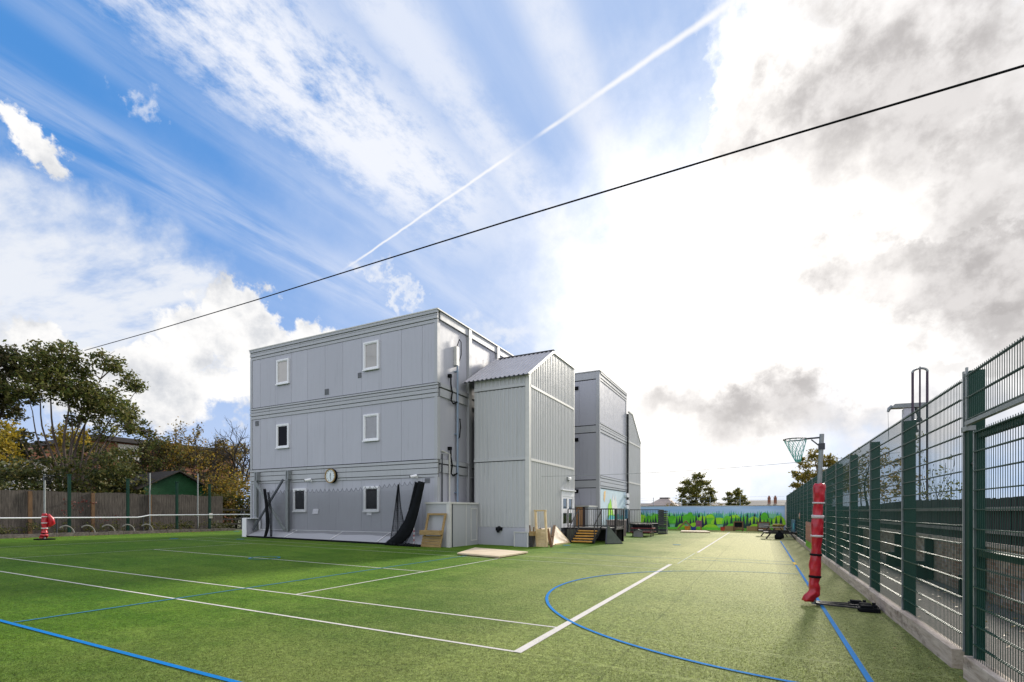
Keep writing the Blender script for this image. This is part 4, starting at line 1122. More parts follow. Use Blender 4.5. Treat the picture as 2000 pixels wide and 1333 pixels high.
# ------------------------------------------------------------------ netball posts
def netball(x, y, lean_, label, loose):
    z0 = gz(x); t = thing('netball_post', label, 'netball post', (x, y, z0))
    P = lambda z: Vector((x + lean_ * z, y, z0 + z))
    m_ = MB(); m_.tube([P(.03), P(3.12)], .038, 12); m_.build('pole', MT['steel'], t)
    # padded sleeve, wrinkled and slumped at the bottom
    rnd = random.Random(int(abs(x * 7)) + 3); ph_ = [rnd.uniform(0, 6.28) for _ in range(6)]
    rings = []; zs = []
    top_ = 2.22 if not loose else 1.25
    n = 24; nz = 60
    vs = []; fs = []
    for j in range(nz + 1):
        z = .08 + (top_ - .08) * j / nz; q = P(z)
        slump = max(0, (.48 - z) / .48)
        r0 = .086 + .010 * math.sin(z * 9 + ph_[0]) + slump * .035 * (1 + .6 * math.sin(z * 38))
        if j in (0, nz): r0 *= .8
        cxo = -.06 * slump * (1 + math.sin(z * 16)) * .9
        for i in range(n):
            a = 2 * math.pi * i / n
            rr = r0 * (1 + .05 * math.sin(3 * a + z * 7 + ph_[1]) + .05 * math.sin(5 * a - z * 19 + ph_[2]) + .035 * math.sin(2 * a + z * 31 + ph_[3]) + (.10 * math.sin(a * 2 + z * 45) * slump))
            vs.append((q.x + cxo + rr * math.cos(a), q.y + rr * math.sin(a), q.z + .01 * math.sin(4 * a + ph_[4])))
    for j in range(nz):
        for i in range(n): fs.append((j * n + i, j * n + (i + 1) % n, (j + 1) * n + (i + 1) % n, (j + 1) * n + i))
    fs.append(tuple(range(n))[::-1]); fs.append(tuple(range(nz * n, nz * n + n)))
    if loose: vs = [(x + (a - x) * 1.25, y + (b - y) * 1.25, c_) for a, b, c_ in vs]
    m_ = MB(); m_.add(vs, fs, 0, True); m_.build('padding', MT['red'], t)
    bands = ((1.87, 'tape', .03), (1.62, 'tape', .06), (1.27, 'tape', .04), (.93, 'black', .04), (.53, 'black', .045)) if not loose else ((1.1, 'tape', .05), (.8, 'tape', .05), (.55, 'tape', .05), (.3, 'black', .05))
    for z, mt, h in bands:
        m_ = MB(); m_.tube([P(z - h / 2), P(z - h / 2 + .005), P(z + h / 2 - .005), P(z + h / 2)], [k_ * (1.25 if loose else 1) for k_ in (.088, .101, .101, .088)], 24); m_.build('strap', MT[mt], t)
    if loose:
        m_ = MB(); m_.tube([P(1.22) + Vector((.08, .10, 0)), P(1.0) + Vector((.1, .20, 0)), P(.78) + Vector((.08, .24, 0)), P(.62) + Vector((.05, .14, 0))], [.05, .12, .13, .05], 12); m_.build('loose_padding', MT['red'], t)
    # ring, arm and net facing the court
    s = -1 if not loose else 1
    cz = z0 + 3.05; cx_ = P(3.05).x + s * .42; rr = .19
    m_ = MB(); m_.tube([(cx_ + rr * math.cos(2 * math.pi * i / 32), y + rr * math.sin(2 * math.pi * i / 32), cz) for i in range(33)], .011, 7); m_.build('ring', MT['dsteel'], t)
    m_ = MB(); m_.tube([P(3.06), (cx_ - s * .19, y, cz)], .016, 7); m_.tube([P(2.88), (P(3).x + s * .16, y, cz - .02)], .012, 6); m_.box(P(3).x - .05, P(3).x + .05, y - .05, y + .05, z0 + 2.84, z0 + 2.95); m_.build('arm', MT['dsteel'], t)
    m_ = MB(); k = 12
    for i in range(k):
        for dd in (1, -1):
            ps = []
            for j in range(6):
                a = 2 * math.pi * (i + dd * j * .5) / k; q = rr * (1 - j * .16); 
                ps.append((cx_ + q * math.cos(a) + .01 * j, y + q * math.sin(a), cz - .085 * j))
            m_.tube(ps, .004, 4)
    m_.build('ring_net', MT['mteal'] if not loose else MT['net'], t)
    if not loose:
        m_ = MB()
        for a, b in (((x + .02, y + .10), (1.62, y + .30)), ((x + .03, y), (1.70, y + .08)), ((x + .05, y - .12), (1.66, y - .22))):
            m_.bar((a[0], a[1], z0 + .06), (b[0], b[1], gz(b[0]) + .05), .035, .03)
        m_.bar((x + .05, y + .1, z0 + .05), (x + .07, y - .14, z0 + .05), .05, .04)
        m_.build_each('base_leg', MT['blackmetal'], t)
        for bx, by in ((1.56, y + .30), (1.66, y + .04), (1.64, y - .20)):
            m_ = MB(); zz = gz(bx) + .004
            m_.box(bx - .15, bx + .15, by - .10, by + .10, zz, zz + .07); m_.box(bx - .12, bx + .05, by - .07, by + .07, zz + .071, zz + .11); m_.tube([(bx + .09, by, zz + .07), (bx + .09, by, zz + .12)], .03, 8)
            m_.build('weight', MT['black'], t, bevel=.012)
    else:
        m_ = MB(); m_.box(x - .3, x + .3, y - .3, y + .3, z0 + .003, z0 + .06); m_.build('base_plate', MT['black'], t)
netball(.84, 10.54, .042, 'netball post with red padded sleeve and heavy black base beside the mesh fence', False)
netball(-30.4, 10.95, 0, 'distant netball post with slumped red padding before the weathered timber fence', True)

# ------------------------------------------------------------------ mesh fence, gate, sleepers
FX, FZ, PIT = 1.97, 3.12, 2.56
mf = thing('mesh_fence', 'tall dark green wire mesh fence running down the pitch edge to the hoarding', 'fence', (FX, 20, 0))
def panel_mesh(mb, x, ya, yb, za, zb, gap=.05):
    n = int(round((yb - ya) / gap))
    for i in range(n + 1):
        y = ya + (yb - ya) * i / n
        mb.box(x - .0023, x + .0023, y - .0023, y + .0023, za, zb + (.03 if i % 1 == 0 else 0))
    nz = int(round((zb - za) / .2))
    for j in range(nz + 1):
        z = za + (zb - za) * j / nz
        for xx in (x - .0105, x + .0105): mb.box(xx - .0042, xx + .0042, ya - .01, yb + .01, z - .005, z + .005)
GP0, GP1 = 5.20, 6.86                     # gate posts (along the fence)
Y0 = 7.03
m_ = MB(); panel_mesh(m_, FX - .02, Y0 + .03, Y0 + PIT - .03, .17, FZ)
p0 = m_.build('mesh_panel', MT['greenwire'], mf, fix=False)
m_ = MB(); m_.box(FX - .003, FX + .135, Y0 + PIT - .05, Y0 + PIT + .05, -.1, FZ - .02); m_.box(FX - .034, FX - .004, Y0 + PIT - .013, Y0 + PIT + .013, .15, FZ + .01, 1)
q0 = m_.build('post', [MT['green'], MT['steel']], mf)
k = 1
while Y0 + k * PIT < 49:
    dup_part(p0, mf, (0, k * PIT, 0))
    if Y0 + (k + 1) * PIT < 49.2: dup_part(q0, mf, (0, k * PIT, 0))
    k += 1
for j in range(1, 5):
    dup_part(p0, mf, (0, GP0 - .06 - Y0 - j * PIT, 0)); dup_part(q0, mf, (0, GP0 - .1 - Y0 - (j + 1) * PIT, 0))
ga = thing('mesh_gate', 'green mesh gate between two heavy posts with a mesh panel overhead', 'gate', (FX, 6.2, 0))
for y in (GP0, GP1):
    m_ = MB(); m_.box(FX - .03, FX + .10, y - .07, y + .07, -.1, FZ + .06); m_.build('gate_post', MT['green'], ga, bevel=.006)
    m_ = MB(); m_.box(FX - .046, FX - .032, y + .045, y + .075, .2, FZ + .08); m_.box(FX - .05, FX - .031, y - .05, y - .025, 2.58, FZ + .1); m_.box(FX - .055, FX + .02, y - .085, y + .085, 2.55, 2.60); m_.build('clamp_bar', MT['steel'], ga)
m_ = MB(); panel_mesh(m_, FX - .05, GP0 + .09, GP1 - .09, 2.66, FZ); m_.build('overhead_mesh', MT['greenwire'], ga, fix=False)
m_ = MB(); m_.box(FX - .075, FX - .03, GP0 + .075, GP1 - .095, 2.60, 2.64); m_.build('overhead_rail', MT['steel'], ga)
gy0, gy1 = GP0 + .16, GP1 - .24
lf = MB()
lf.box(FX - .03, FX + .03, gy0, gy0 + .06, .12, 2.50); lf.box(FX - .03, FX + .03, gy1 - .06, gy1, .12, 2.50)
lf.box(FX - .03, FX + .03, gy0 + .06, gy1 - .06, 2.44, 2.50); lf.box(FX - .03, FX + .03, gy0 + .06, gy1 - .06, .12, .18); lf.box(FX - .03, FX + .03, gy0 + .06, gy1 - .06, 1.25, 1.31)
lf.box(FX - .05, FX - .032, gy1 - .03, gy1 + .0, .12, 2.52, 1)
gl = lf.build('gate_leaf', [MT['green'], MT['steel']], ga)
m_ = MB(); panel_mesh(m_, FX - .045, gy0 + .02, gy1 - .035, .16, 2.5); m_.build('gate_mesh', MT['greenwire'], gl, fix=False)
for z in (.5, 2.2):
    m_ = MB(); m_.tube([(FX, gy1, z), (FX, GP1 - .07, z)], .018, 8); m_.tube([(FX, gy1 + .07, z - .06), (FX, gy1 + .07, z + .06)], .03, 10); m_.build('hinge', MT['dsteel'], gl)

se = thing('sleeper_edging', 'row of weathered grey timber sleepers edging the turf under the mesh fence', 'edging', (1.9, 20, -.02))
y = 7.04; rnd = random.Random(2)
while y < 48.5:
    L = 2.4; y1_ = min(y + L, 48.9); z0 = gz(1.9)
    MB().box(1.86 + rnd.uniform(-.004, .004), 1.98, y + .008, y1_ - .008, z0 - .02, z0 + .21 + rnd.uniform(-.006, .006)).build('sleeper', MT['sleeper'], se, bevel=.008); y = y1_
y = 6.70
while y > -12:
    MB().box(1.86 + rnd.uniform(-.004, .004), 1.98, y - 2.39, y - .004, gz(1.9) - .02, gz(1.9) + .23 + rnd.uniform(-.006, .006)).build('sleeper', MT['sleeper'], se, bevel=.008); y -= 2.4

# things fixed to the far part of the mesh fence
for i in range(7):
    t = thing('pencil_picket', 'pointed terracotta picket with lime foot, in the row of seven along the mesh fence', 'picket', (1.82, 22.6 + i * .62, .1), 'pointed pickets along the mesh fence')
    y = 22.6 + i * .62
    m_ = MB(); m_.prism([(1.80, y - .09, .42), (1.80, y + .09, .42), (1.80, y + .09, 1.1), (1.80, y, 1.27), (1.80, y - .09, 1.1)], (.03, 0, 0)); m_.build('picket', MT['pencil'], t)
    m_ = MB(); m_.box(1.80, 1.83, y - .09, y + .09, .15, .418); m_.build('picket_foot', MT['limepaint'], t)
t = thing('play_board', 'blue play panel fixed to the far mesh fence', 'panel', (1.82, 36.5, .3))
MB().box(1.80, 1.84, 35.2, 38.8, .35, 1.2).build('panel_board', MT['boardblue'], t); MB().box(1.785, 1.797, 35.6, 36.6, .6, 1.0).build('panel_window', MT['cyan'], t)
t = thing('round_sign', 'small round white and red sign on the mesh fence past the picket row', 'sign', (1.85, 31.7, 1.4))
m_ = MB(); m_.tube([(1.87, 31.6, 1.48), (1.84, 31.6, 1.48)], .17, 20); m_.build('sign_disc', MT['pencil'], t)
m_ = MB(); m_.tube([(1.838, 31.6, 1.48), (1.83, 31.6, 1.48)], .10, 20); m_.build('sign_centre', MT['white'], t)

# ------------------------------------------------------------------ boundary beyond the path
WX = 3.92
bw = thing('brick_wall', 'low old brick wall patched with pale stone beyond the gravel path', 'wall', (WX, 20, 0))
MB().box(WX, WX + .25, -12, 60, -.15, 1.02).build('wall', MT['brick'], bw)
MB().box(WX - .03, WX + .28, -12, 60, 1.022, 1.09).build('coping', MT['sleeper'], bw)
bf_ = thing('board_fence', 'black stained board fence standing on the low brick wall', 'fence', (WX, 20, 1.1))
m_ = MB(); y = -12; rnd = random.Random(5)
while y < 60:
    w_ = rnd.uniform(.11, .13); m_.box(WX + .09 + rnd.uniform(0, .012), WX + .115, y, y + w_ - rnd.choice((.004, .006, .012)), 1.095, 2.0 + .04 * math.sin(y * .4) + rnd.uniform(-.015, .015)); y += w_
m_.build('boards', MT['darkwood'], bf_, fix=False)
m_ = MB()
for z in (1.28, 1.72): m_.box(WX + .02, WX + .088, -12, 60, z, z + .07)
m_.build_each('rail', MT['greywood'], bf_)
for i in range(11):
    y = -3.5 + i * 3.28
    if y > 32: break
    t = thing('wall_buttress_post', 'black steel post with heavy base block against the low brick wall', 'post', (WX - .2, y, 0), 'black posts along the low brick wall')
    MB().box(WX - .16, WX - .02, y - .09, y + .09, -.05, 1.02).build('post', MT['black'], t)
    MB().box(WX - .36, WX - .165, y - .14, y + .14, -.05, .42).build('base_block', MT['black'], t)
lt = MB(); rnd = random.Random(9)
def leafquad(mb, p, s, rnd, flat=False):
    if flat: a = Vector((rnd.uniform(-1, 1), rnd.uniform(-1, 1), rnd.uniform(-.25, .25))); b = Vector((-a.y, a.x, rnd.uniform(-.25, .25)))
    else:
        a = Vector((rnd.gauss(0, 1), rnd.gauss(0, 1), rnd.gauss(0, .8))); b = a.cross(Vector((rnd.gauss(0, 1), rnd.gauss(0, 1), rnd.gauss(0, 1))))
    if a.length < 1e-3 or b.length < 1e-3: return
    a = a.normalized() * s; b = b.normalized() * s * .55; p = Vector(p)
    mb.add([p - a, p - b * .9 + a * .1, p + a, p + b * .9 + a * .1], [(0, 1, 2, 3)])
for i in range(900):
    x = WX - abs(rnd.gauss(0, .55)) - .02; x = max(x, 2.15); leafquad(lt, (x, rnd.uniform(-2, 32), gz(x) + .02), rnd.uniform(.02, .045), rnd, True)
for i in range(70):
    leafquad(lt, (rnd.uniform(1.4, 1.84), rnd.uniform(4, 20), gz(1.6) + .015), rnd.uniform(.012, .03), rnd, True)
for i in range(260):
    leafquad(lt, (rnd.uniform(-32.9, -31.9), rnd.uniform(6, 23), gz(-32) + .02), rnd.uniform(.03, .06), rnd, True)
tag(lt.build('fallen_leaves', MT['litter'], loc=(0, 0, 0), fix=False), 'autumn leaves scattered along the path and turf edges', 'leaves', kind='stuff')

cm = thing('lamp_column', 'pale square column with curved bracket head rising behind the mesh fence', 'lamp post', (6, 29.2, 0))
m_ = MB(); m_.box(5.95, 6.35, 29.0, 29.4, -.2, 6.55); m_.build('column', MT['concrete'], cm)
m_ = MB(); m_.hexa([(5.5, 28.95, 6.62), (6.75, 28.95, 6.56), (6.75, 29.4, 6.56), (5.5, 29.4, 6.62), (5.6, 28.95, 6.80), (6.75, 28.95, 6.76), (6.75, 29.4, 6.76), (5.6, 29.4, 6.80)])
m_.tube([(5.55, 29.2, 6.72), (5.42, 29.2, 6.62), (5.38, 29.2, 6.48)], [.10, .08, .05], 8); m_.build('bracket_head', MT['steel'], cm)
m_ = MB(); m_.tube([(6.4, 29.1, 6.6), (6.5, 29.0, 6.1), (6.35, 29.0, 5.8), (6.45, 29.0, 5.4)], .06, 7); m_.tube([(6.3, 29.0, 5.9), (6.6, 29.0, 6.0)], .09, 7); m_.build('cable_clamp', MT['dsteel'], cm)
m_ = MB(); m_.tube([(5.38, 29.2, 6.48), (5.42, 29.2, 4.5), (5.5, 29.2, 3.4)], .008, 4); m_.build('hanging_wire', MT['steel'], cm)
hm = thing('hoop_mast', 'tall slim mast of three dark tubes joined by a hoop top behind the mesh fence', 'mast', (6.4, 28.6, 0))
m_ = MB()
for x, zt in ((6.10, 8.05), (6.36, 8.25), (6.62, 8.0)): m_.tube([(x, 28.2, -.2), (x, 28.2, zt)], .05 if x != 6.36 else .035, 8)
m_.build_each('mast_tube', MT['mauve'], hm)
m_ = MB(); m_.tube([(6.36 + .27 * math.cos(math.pi * i / 12), 28.2, 8.0 + .18 * math.sin(math.pi * i / 12)) for i in range(13)], .05, 8); m_.build('hoop_top', MT['steel'], hm)

# ------------------------------------------------------------------ overhead cables
oc = MB()
CP = [(-40.6, 12.55), (-30, 11.66), (-19.5, 10.86), (-6.3, 9.94), (.14, 9.44), (3.9, 9.12), (12, 8.5)]
pts = []
for i in range(61):
    x = -40.6 + 52.6 * i / 60
    for (xa_, za_), (xb_, zb_) in zip(CP, CP[1:]):
        if xa_ <= x <= xb_ + 1e-6: z = za_ + (zb_ - za_) * (x - xa_) / (xb_ - xa_); break
    pts.append((x, 16.7 - .1239 * (x + 40.6), z))
oc.tube(pts, .020, 6)
tag(oc.build('overhead_cable', MT['black']), 'thick black overhead cable crossing the whole sky', 'cable')
oc = MB(); A_, B_ = Vector((-12.92, 20.3, 3.35)), Vector((5.8, 29.0, 4.5))
oc.tube([A_ + (B_ - A_) * (i / 30) - Vector((0, 0, .28 * math.sin(math.pi * i / 30))) for i in range(31)], .009, 5)
tag(oc.build('service_wire', MT['steel']), 'thin wire slung from the grey block past the ribbed tower to the column', 'wire')

# ------------------------------------------------------------------ far left edge
lb = thing('raised_bed', 'low stone edged planting bed along the far side of the pitch', 'planting bed', (-33.3, 14, .41))
m_ = MB(); y = -4; rnd = random.Random(6)
while y < 22.2:
    L = rnd.uniform(.5, 1.1); m_.box(-33.1 + rnd.uniform(-.03, .03), -32.9, y, min(y + L, 22.2) - .015, .38, .58 + rnd.uniform(-.03, .03)); y += L
m_.build('stone_edge', MT['stone'], lb)
MB().box(-34.5, -33.14, -4, 22.2, .38, .54).build('soil', MT['soil'], lb)
of = thing('timber_fence', 'weathered grey timber fence along the far side behind the planting bed', 'fence', (-34.6, 10, .42))
m_ = MB(); y = -5
while y < 22.3:
    w_ = rnd.uniform(.12, .15); m_.box(-34.62 + rnd.uniform(0, .02), -34.585, y, y + w_ - .008, .45, 2.83 + .03 * math.sin(y * 1.7) + rnd.uniform(-.02, .02)); y += w_
m_.build('boards', MT['oldwood'], of, fix=False)
for y in (-1.3, 1.8, 4.9, 8.0, 11.85, 14.6, 17.6): MB().box(-34.58, -34.50, y - .08, y + .08, .42, 2.80).build('post', MT['orangewood'], of)
def gpost(y, zt, label):
    t = thing('green_post', label, 'post', (-33.45, y, .5), 'green posts along the planting bed')
    MB().box(-33.51, -33.39, y - .06, y + .06, .5, zt).build('post', MT['green'], t)
    MB().box(-33.53, -33.37, y - .08, y + .08, zt + .002, zt + .05).build('post_cap', MT['green'], t)
for y, zt, lab in ((13.08, 3.7, 'dark green post in the planting bed, left of the row of hoops'), (15.85, 3.62, 'dark green post beside the last pair of hoops'), (18.6, 3.6, 'dark green post before the green shed'), (20.7, 3.55, 'dark green post with a small white sign by the green shed')):
    gpost(y, zt, lab)
sg = MB(); sg.box(-33.37, -33.345, 20.62, 20.84, 1.28, 1.62); tag(sg.build('small_sign', MT['wallcream']), 'small pale sign on a dark green post at the far side', 'sign')
def lpole(y, zt, label):
    t = thing('grey_pole', label, 'pole', (-33.7, y, .5)); MB().tube([(-33.7, y, .5), (-33.68, y, zt)], [.05, .035], 8).build('pole', MT['steel'], t)
    MB().box(-33.76, -33.6, y - .1, y + .1, .51, .62).build('pole_foot', MT['stone'], t)
lpole(17.15, 4.1, 'thin grey pole left of the green shed'); lpole(20.05, 4.25, 'thin grey pole before the right edge of the green shed')
hr = thing('white_rail', 'long white tubular rail along the far planting bed', 'rail', (-33.3, 14, .5))
m_ = MB(); m_.tube([(-33.3, -3, 1.43), (-33.3, 16.3, 1.38), (-33.3, 16.55, 1.42), (-33.3, 16.9, 1.50), (-33.3, 23.0, 1.52), (-27.0, 23.0, 1.52)], .035, 8); m_.build('rail', MT['white'], hr)
m_ = MB()
for y in (2, 5.5, 9, 12.5, 16.6, 19.8, 22.9): m_.tube([(-33.3, y, .5), (-33.3, y, 1.4)], .03, 7)
m_.tube([(-29.5, 23, .35), (-29.5, 23, 1.49)], .03, 7); m_.build_each('rail_post', MT['dsteel'], hr)
for y, lab in ((12.74, 'grey half hoop in the planting bed nearest the slumped red padding'), (13.67, 'grey half hoop second along the bed from the red padding'), (14.62, 'grey half hoop in the middle of the row of five'), (15.61, 'grey half hoop beside the leafy shrub of the bed'), (16.6, 'grey half hoop at the shed end of the row')):
    m_ = MB(); m_.tube([(-33.02, y - .38 + .38 * (1 - math.cos(math.pi * i / 14)) * 1.0, .50 + .46 * math.sin(math.pi * i / 14)) for i in range(4, 15)], .036, 8)
    tag(m_.build('half_hoop', MT['hoop']), lab, 'hoop', 'grey half hoops in the planting bed')

sd = thing('green_shed', 'green boarded shed with dark pitched roof behind the timber fence', 'shed', (-39.5, 21, .42))
m_ = MB(); sy0, sy1, sz, pz = 18.95, 23.3, 3.45, 4.58
m_.prism([(-38, sy0, .3), (-38, sy1, .3), (-38, sy1, sz), (-38, (sy0 + sy1) / 2, pz), (-38, sy0, sz)], (-4, 0, 0))
for i in range(26):
    z = .5 + i * .155
    hw = (sy1 - sy0) / 2 if z < sz else (sy1 - sy0) / 2 * (pz - z) / (pz - sz)
    if hw < .15: break
    m_.box(-37.998, -37.965, (sy0 + sy1) / 2 - hw, (sy0 + sy1) / 2 + hw, z, z + .14)
m_.build('wall', MT['shedgreen'], sd)
m_ = MB()
for s in (-1, 1):
    yc = (sy0 + sy1) / 2; 
    m_.hexa([(-37.6, yc, pz + .05), (-42.3, yc, pz + .05), (-42.3, yc + s * 2.75, pz + .05 - 1.43), (-37.6, yc + s * 2.75, pz + .05 - 1.43), (-37.6, yc, pz + .13), (-42.3, yc, pz + .13), (-42.3, yc + s * 2.75, pz + .13 - 1.43), (-37.6, yc + s * 2.75, pz + .13 - 1.43)])
m_.build('roof', MT['shedroof'], sd)
hs = thing('flat_roofed_house', 'distant brick house with long dark flat roof among the autumn trees', 'house', (-62, 33, .4))
MB().box(-72, -58, 25.0, 39, .3, 8.75).build('wall', MT['housebrick'], hs)
MB().box(-72.5, -57.4, 24.3, 39.5, 8.752, 9.2).build('roof', MT['roofdark'], hs)
MB().box(-57.995, -57.9, 26.6, 28.6, 6.9, 8.6).build('window', MT['wallcream'], hs); MB().box(-57.995, -57.9, 31.5, 34, 6.9, 8.6).build('window', MT['darkglass'], hs)
hs = thing('white_house', 'white walled house glimpsed through the dark trees', 'house', (-60, 21, .4))
MB().box(-66, -58, 19.0, 22.3, .3, 6.4).build('wall', MT['wallcream'], hs)
m_ = MB(); m_.prism([(-57.6, 18.7, 6.402), (-57.6, 22.6, 6.402), (-57.6, 20.6, 7.6)], (-9, 0, 0)); m_.build('roof', MT['housebrick'], hs)

# distant houses behind the hoarding
hs = thing('hipped_house', 'distant house with tan hipped roof and dark ridge above the hoarding', 'house', (-12.5, 71, 0))
MB().box(-14, -10.9, 70, 74, -.1, 2.6).build('wall', MT['wallcream'], hs)
m_ = MB(); m_.hexa([(-14.3, 69.7, 2.602), (-10.6, 69.7, 2.602), (-10.6, 74.3, 2.602), (-14.3, 74.3, 2.602), (-12.75, 71.3, 3.6), (-11.65, 71.3, 3.6), (-11.65, 72.7, 3.6), (-12.75, 72.7, 3.6)]); m_.build('roof', MT['rooftan'], hs)
MB().box(-12.8, -11.6, 71.2, 72.8, 3.602, 3.74).build('roof_ridge', MT['roofdark'], hs)
hs = thing('terraced_house', 'distant low terraced houses with two brick chimneys above the hoarding', 'house', (1, 84, 0))
MB().box(-3.5, 8, 82, 88, -.1, 2.7).build('wall', MT['wallcream'], hs)
m_ = MB(); m_.prism([(-3.8, 81.5, 2.702), (-3.8, 85, 3.5), (-3.8, 88.5, 2.702)], (12, 0, 0)); rf = m_.build('roof', MT['roofdark'], hs)
for x in (.95, 1.75):
    m_ = MB(); m_.box(x - .2, x + .2, 81.6, 82.2, 2.9, 3.75); m_.box(x - .25, x + .25, 81.55, 82.25, 3.752, 3.82); m_.tube([(x, 81.9, 3.82), (x, 81.9, 4.1)], [.14, .11], 8); m_.build('chimney', MT['housebrick'], rf)
hs = thing('long_low_roof', 'long dark low roof on the horizon behind the hoarding', 'building', (-8, 95, 0))
MB().box(-30, -4, 92, 98, -.1, 2.8).build('wall', MT['housebrick'], hs)
m_ = MB(); m_.prism([(-30.3, 91.6, 2.802), (-30.3, 95, 3.35), (-30.3, 98.4, 2.802)], (26.6, 0, 0)); m_.build('roof', MT['roofdark'], hs)
wf_ = thing('wire_fence', 'thin post and wire fence behind the painted hoarding', 'fence', (-5, 50.5, 0))
for x in (-12.6, -9.7, -7.0, -4.4, -1.8): MB().tube([(x, 50.6, -.1), (x, 50.6, 3.15)], .03, 6).build('post', MT['steel'], wf_)
m_ = MB()
for z in (2.55, 2.85, 3.1): m_.tube([(-14, 50.6, z), (1.8, 50.6, z)], .006, 4)
m_.build_each('wire', MT['steel'], wf_)

# ------------------------------------------------------------------ trees and shrubs
def crown(clumps, per, size, seed, mat, parent, name='crown', squash=.8, k=11):
    rnd = random.Random(seed); mb = MB()
    for (x, y, z, r_) in clumps:
        kk = max(4, int(k * (r_ + .35))); n = max(3, int(per * r_ * r_ / kk))
        for q in range(kk):
            v = Vector((rnd.gauss(0, 1), rnd.gauss(0, 1), rnd.gauss(0, 1))).normalized()
            rr = r_ * rnd.uniform(.25, 1.12) ** .6
            c = Vector((x, y, z)) + Vector((v.x * rr, v.y * rr, v.z * rr * squash))
            sr = r_ * rnd.uniform(.16, .34)
            for i in range(int(n * rnd.uniform(.5, 1.5))):
                p_ = c + Vector((rnd.gauss(0, sr), rnd.gauss(0, sr), rnd.gauss(0, sr * .7)))
                leafquad(mb, p_, size * rnd.uniform(.55, 1.4), rnd)
    return mb.build(name, mat, parent, fix=False)
def limbs(base, stems, parent, mat, name='trunk', r0=.2, clumps=()):
    mb = MB(); rnd = random.Random(int(base[0] * 10 + base[1])); nodes = []
    for tip, r_ in stems:
        b = Vector(base); e = Vector(tip); ps = []
        mid = b.lerp(e, .45) + Vector((rnd.uniform(-.3, .3), (b.y - e.y) * .12, abs(e.z - b.z) * .06))
        w1, w2 = rnd.uniform(0, 6), rnd.uniform(0, 6); am = .025 * (e - b).length
        for i in range(13):
            t = i / 12; q = b * (1 - t) ** 2 + mid * 2 * t * (1 - t) + e * t * t
            ps.append(q + Vector((am * math.sin(i * .9 + w1) * t, am * math.sin(i * .8 + w2) * t, 0)))
        mb.tube(ps, [r_ * (1 - .78 * i / 12) for i in range(13)], 7)
        nodes += [(p, r_) for p in ps[6:]]
    for (x, y, z, r_) in clumps:
        c = Vector((x, y, z)); src = min(nodes, key=lambda n: (n[0] - c).length + max(0, n[0].z - c.z) * 2)[0]
        m1 = src.lerp(c, .5) + Vector((rnd.gauss(0, .1), rnd.gauss(0, .15), .12))
        mb.tube([src, m1, c], [.05, .035, .022], 5, caps=False)
        for q in range(5):
            v = Vector((rnd.gauss(0, 1), rnd.gauss(0, 1), rnd.gauss(.2, .8))).normalized() * r_ * rnd.uniform(.7, 1.15)
            mb.tube([m1.lerp(c, rnd.uniform(.2, 1)), c + v * .55 + Vector((0, rnd.gauss(0, .05), 0)), c + v], [.024, .016, .008], 4, caps=False)
    return mb.build(name, mat, parent)
def xz(X, lst, seed, dx=1.2):
    rnd = random.Random(seed); return [(X + rnd.uniform(-dx, dx), y, z, r_) for y, z, r_ in lst]
def yz(Y, lst, seed, dy=1.): 
    rnd = random.Random(seed); return [(x, Y + rnd.uniform(-dy, dy), z, r_) for x, z, r_ in lst]

BIG = [(14.8, 12.0, 0.93), (15.7, 12.4, 0.85), (14.4, 10.9, 0.99), (16.3, 12.4, 0.9), (16.8, 11.7, 0.88), (15.3, 10.8, 1.08), (16.0, 10.0, 1.2), (14.4, 9.6, 1.0), (13.7, 9.5, 1.0), (17.1, 10.6, 1.06), (18.2, 12.4, 0.87), (18.8, 12.2, 0.59), (17.7, 10.0, 1.2), (18.8, 10.0, 1.03), (20.1, 11.5, 0.76), (20.3, 11.0, 0.54), (19.6, 9.3, 0.94), (18.3, 8.8, 1.15), (17.1, 8.9, .9), (20.6, 9.3, 0.77), (21.1, 8.4, 0.7), (19.6, 8.1, 0.83), (18.0, 7.6, 0.7), (16.8, 7.9, 0.55)]
bt = thing('spreading_tree', 'tall spreading dark tree with many bare stems behind the far timber fence', 'tree', (-42, 16.4, .42))
BC = xz(-42, BIG, 1) + xz(-42, [(a[0] + .4, a[1] - .45, a[2] * .7) for a in BIG[::2]], 19)
crown(BC, 640, .115, 21, MT['leafdark'], bt, k=15)
limbs((-42, 16.4, .4), [((-42, 14.6, 9.6), .11), ((-42.4, 15.3, 10.4), .12), ((-41.6, 16.0, 10.2), .14), ((-42, 16.9, 9.2), .13), ((-42.3, 17.6, 9.8), .14), ((-41.7, 18.5, 8.8), .11), ((-42, 19.4, 8.4), .10), ((-42.5, 20.3, 9.0), .09), ((-41.5, 13.9, 8.8), .09), ((-42, 13.4, 7.0), .07), ((-42, 20.2, 11.0), .08), ((-42, 16.3, 12.0), .08), ((-42, 18.3, 12.1), .08), ((-41.6, 15.4, 7.6), .06), ((-42.2, 18.9, 7.2), .06)], bt, MT['bark'], clumps=BC)
lt_ = thing('broad_tree', 'dense dark tree at the far left standing behind the spreading tree', 'tree', (-44.5, 13.2, .42))
crown(xz(-44.5, [(14.1, 11.1, 1.1), (13.5, 11.5, 0.93), (13.9, 10.2, 1.07), (14.4, 8.7, 0.85), (13.1, 10.9, 1.14), (12.5, 9.4, 1.28), (13.4, 9.0, 0.99), (14.7, 6.8, 0.85), (15.1, 5.9, 0.76), (14.4, 6.1, 0.74), (11.5, 10.5, 1.2), (10.8, 9.3, 1.2), (11.8, 8., 1.)], 2), 760, .12, 22, MT['leafdeep'], lt_)
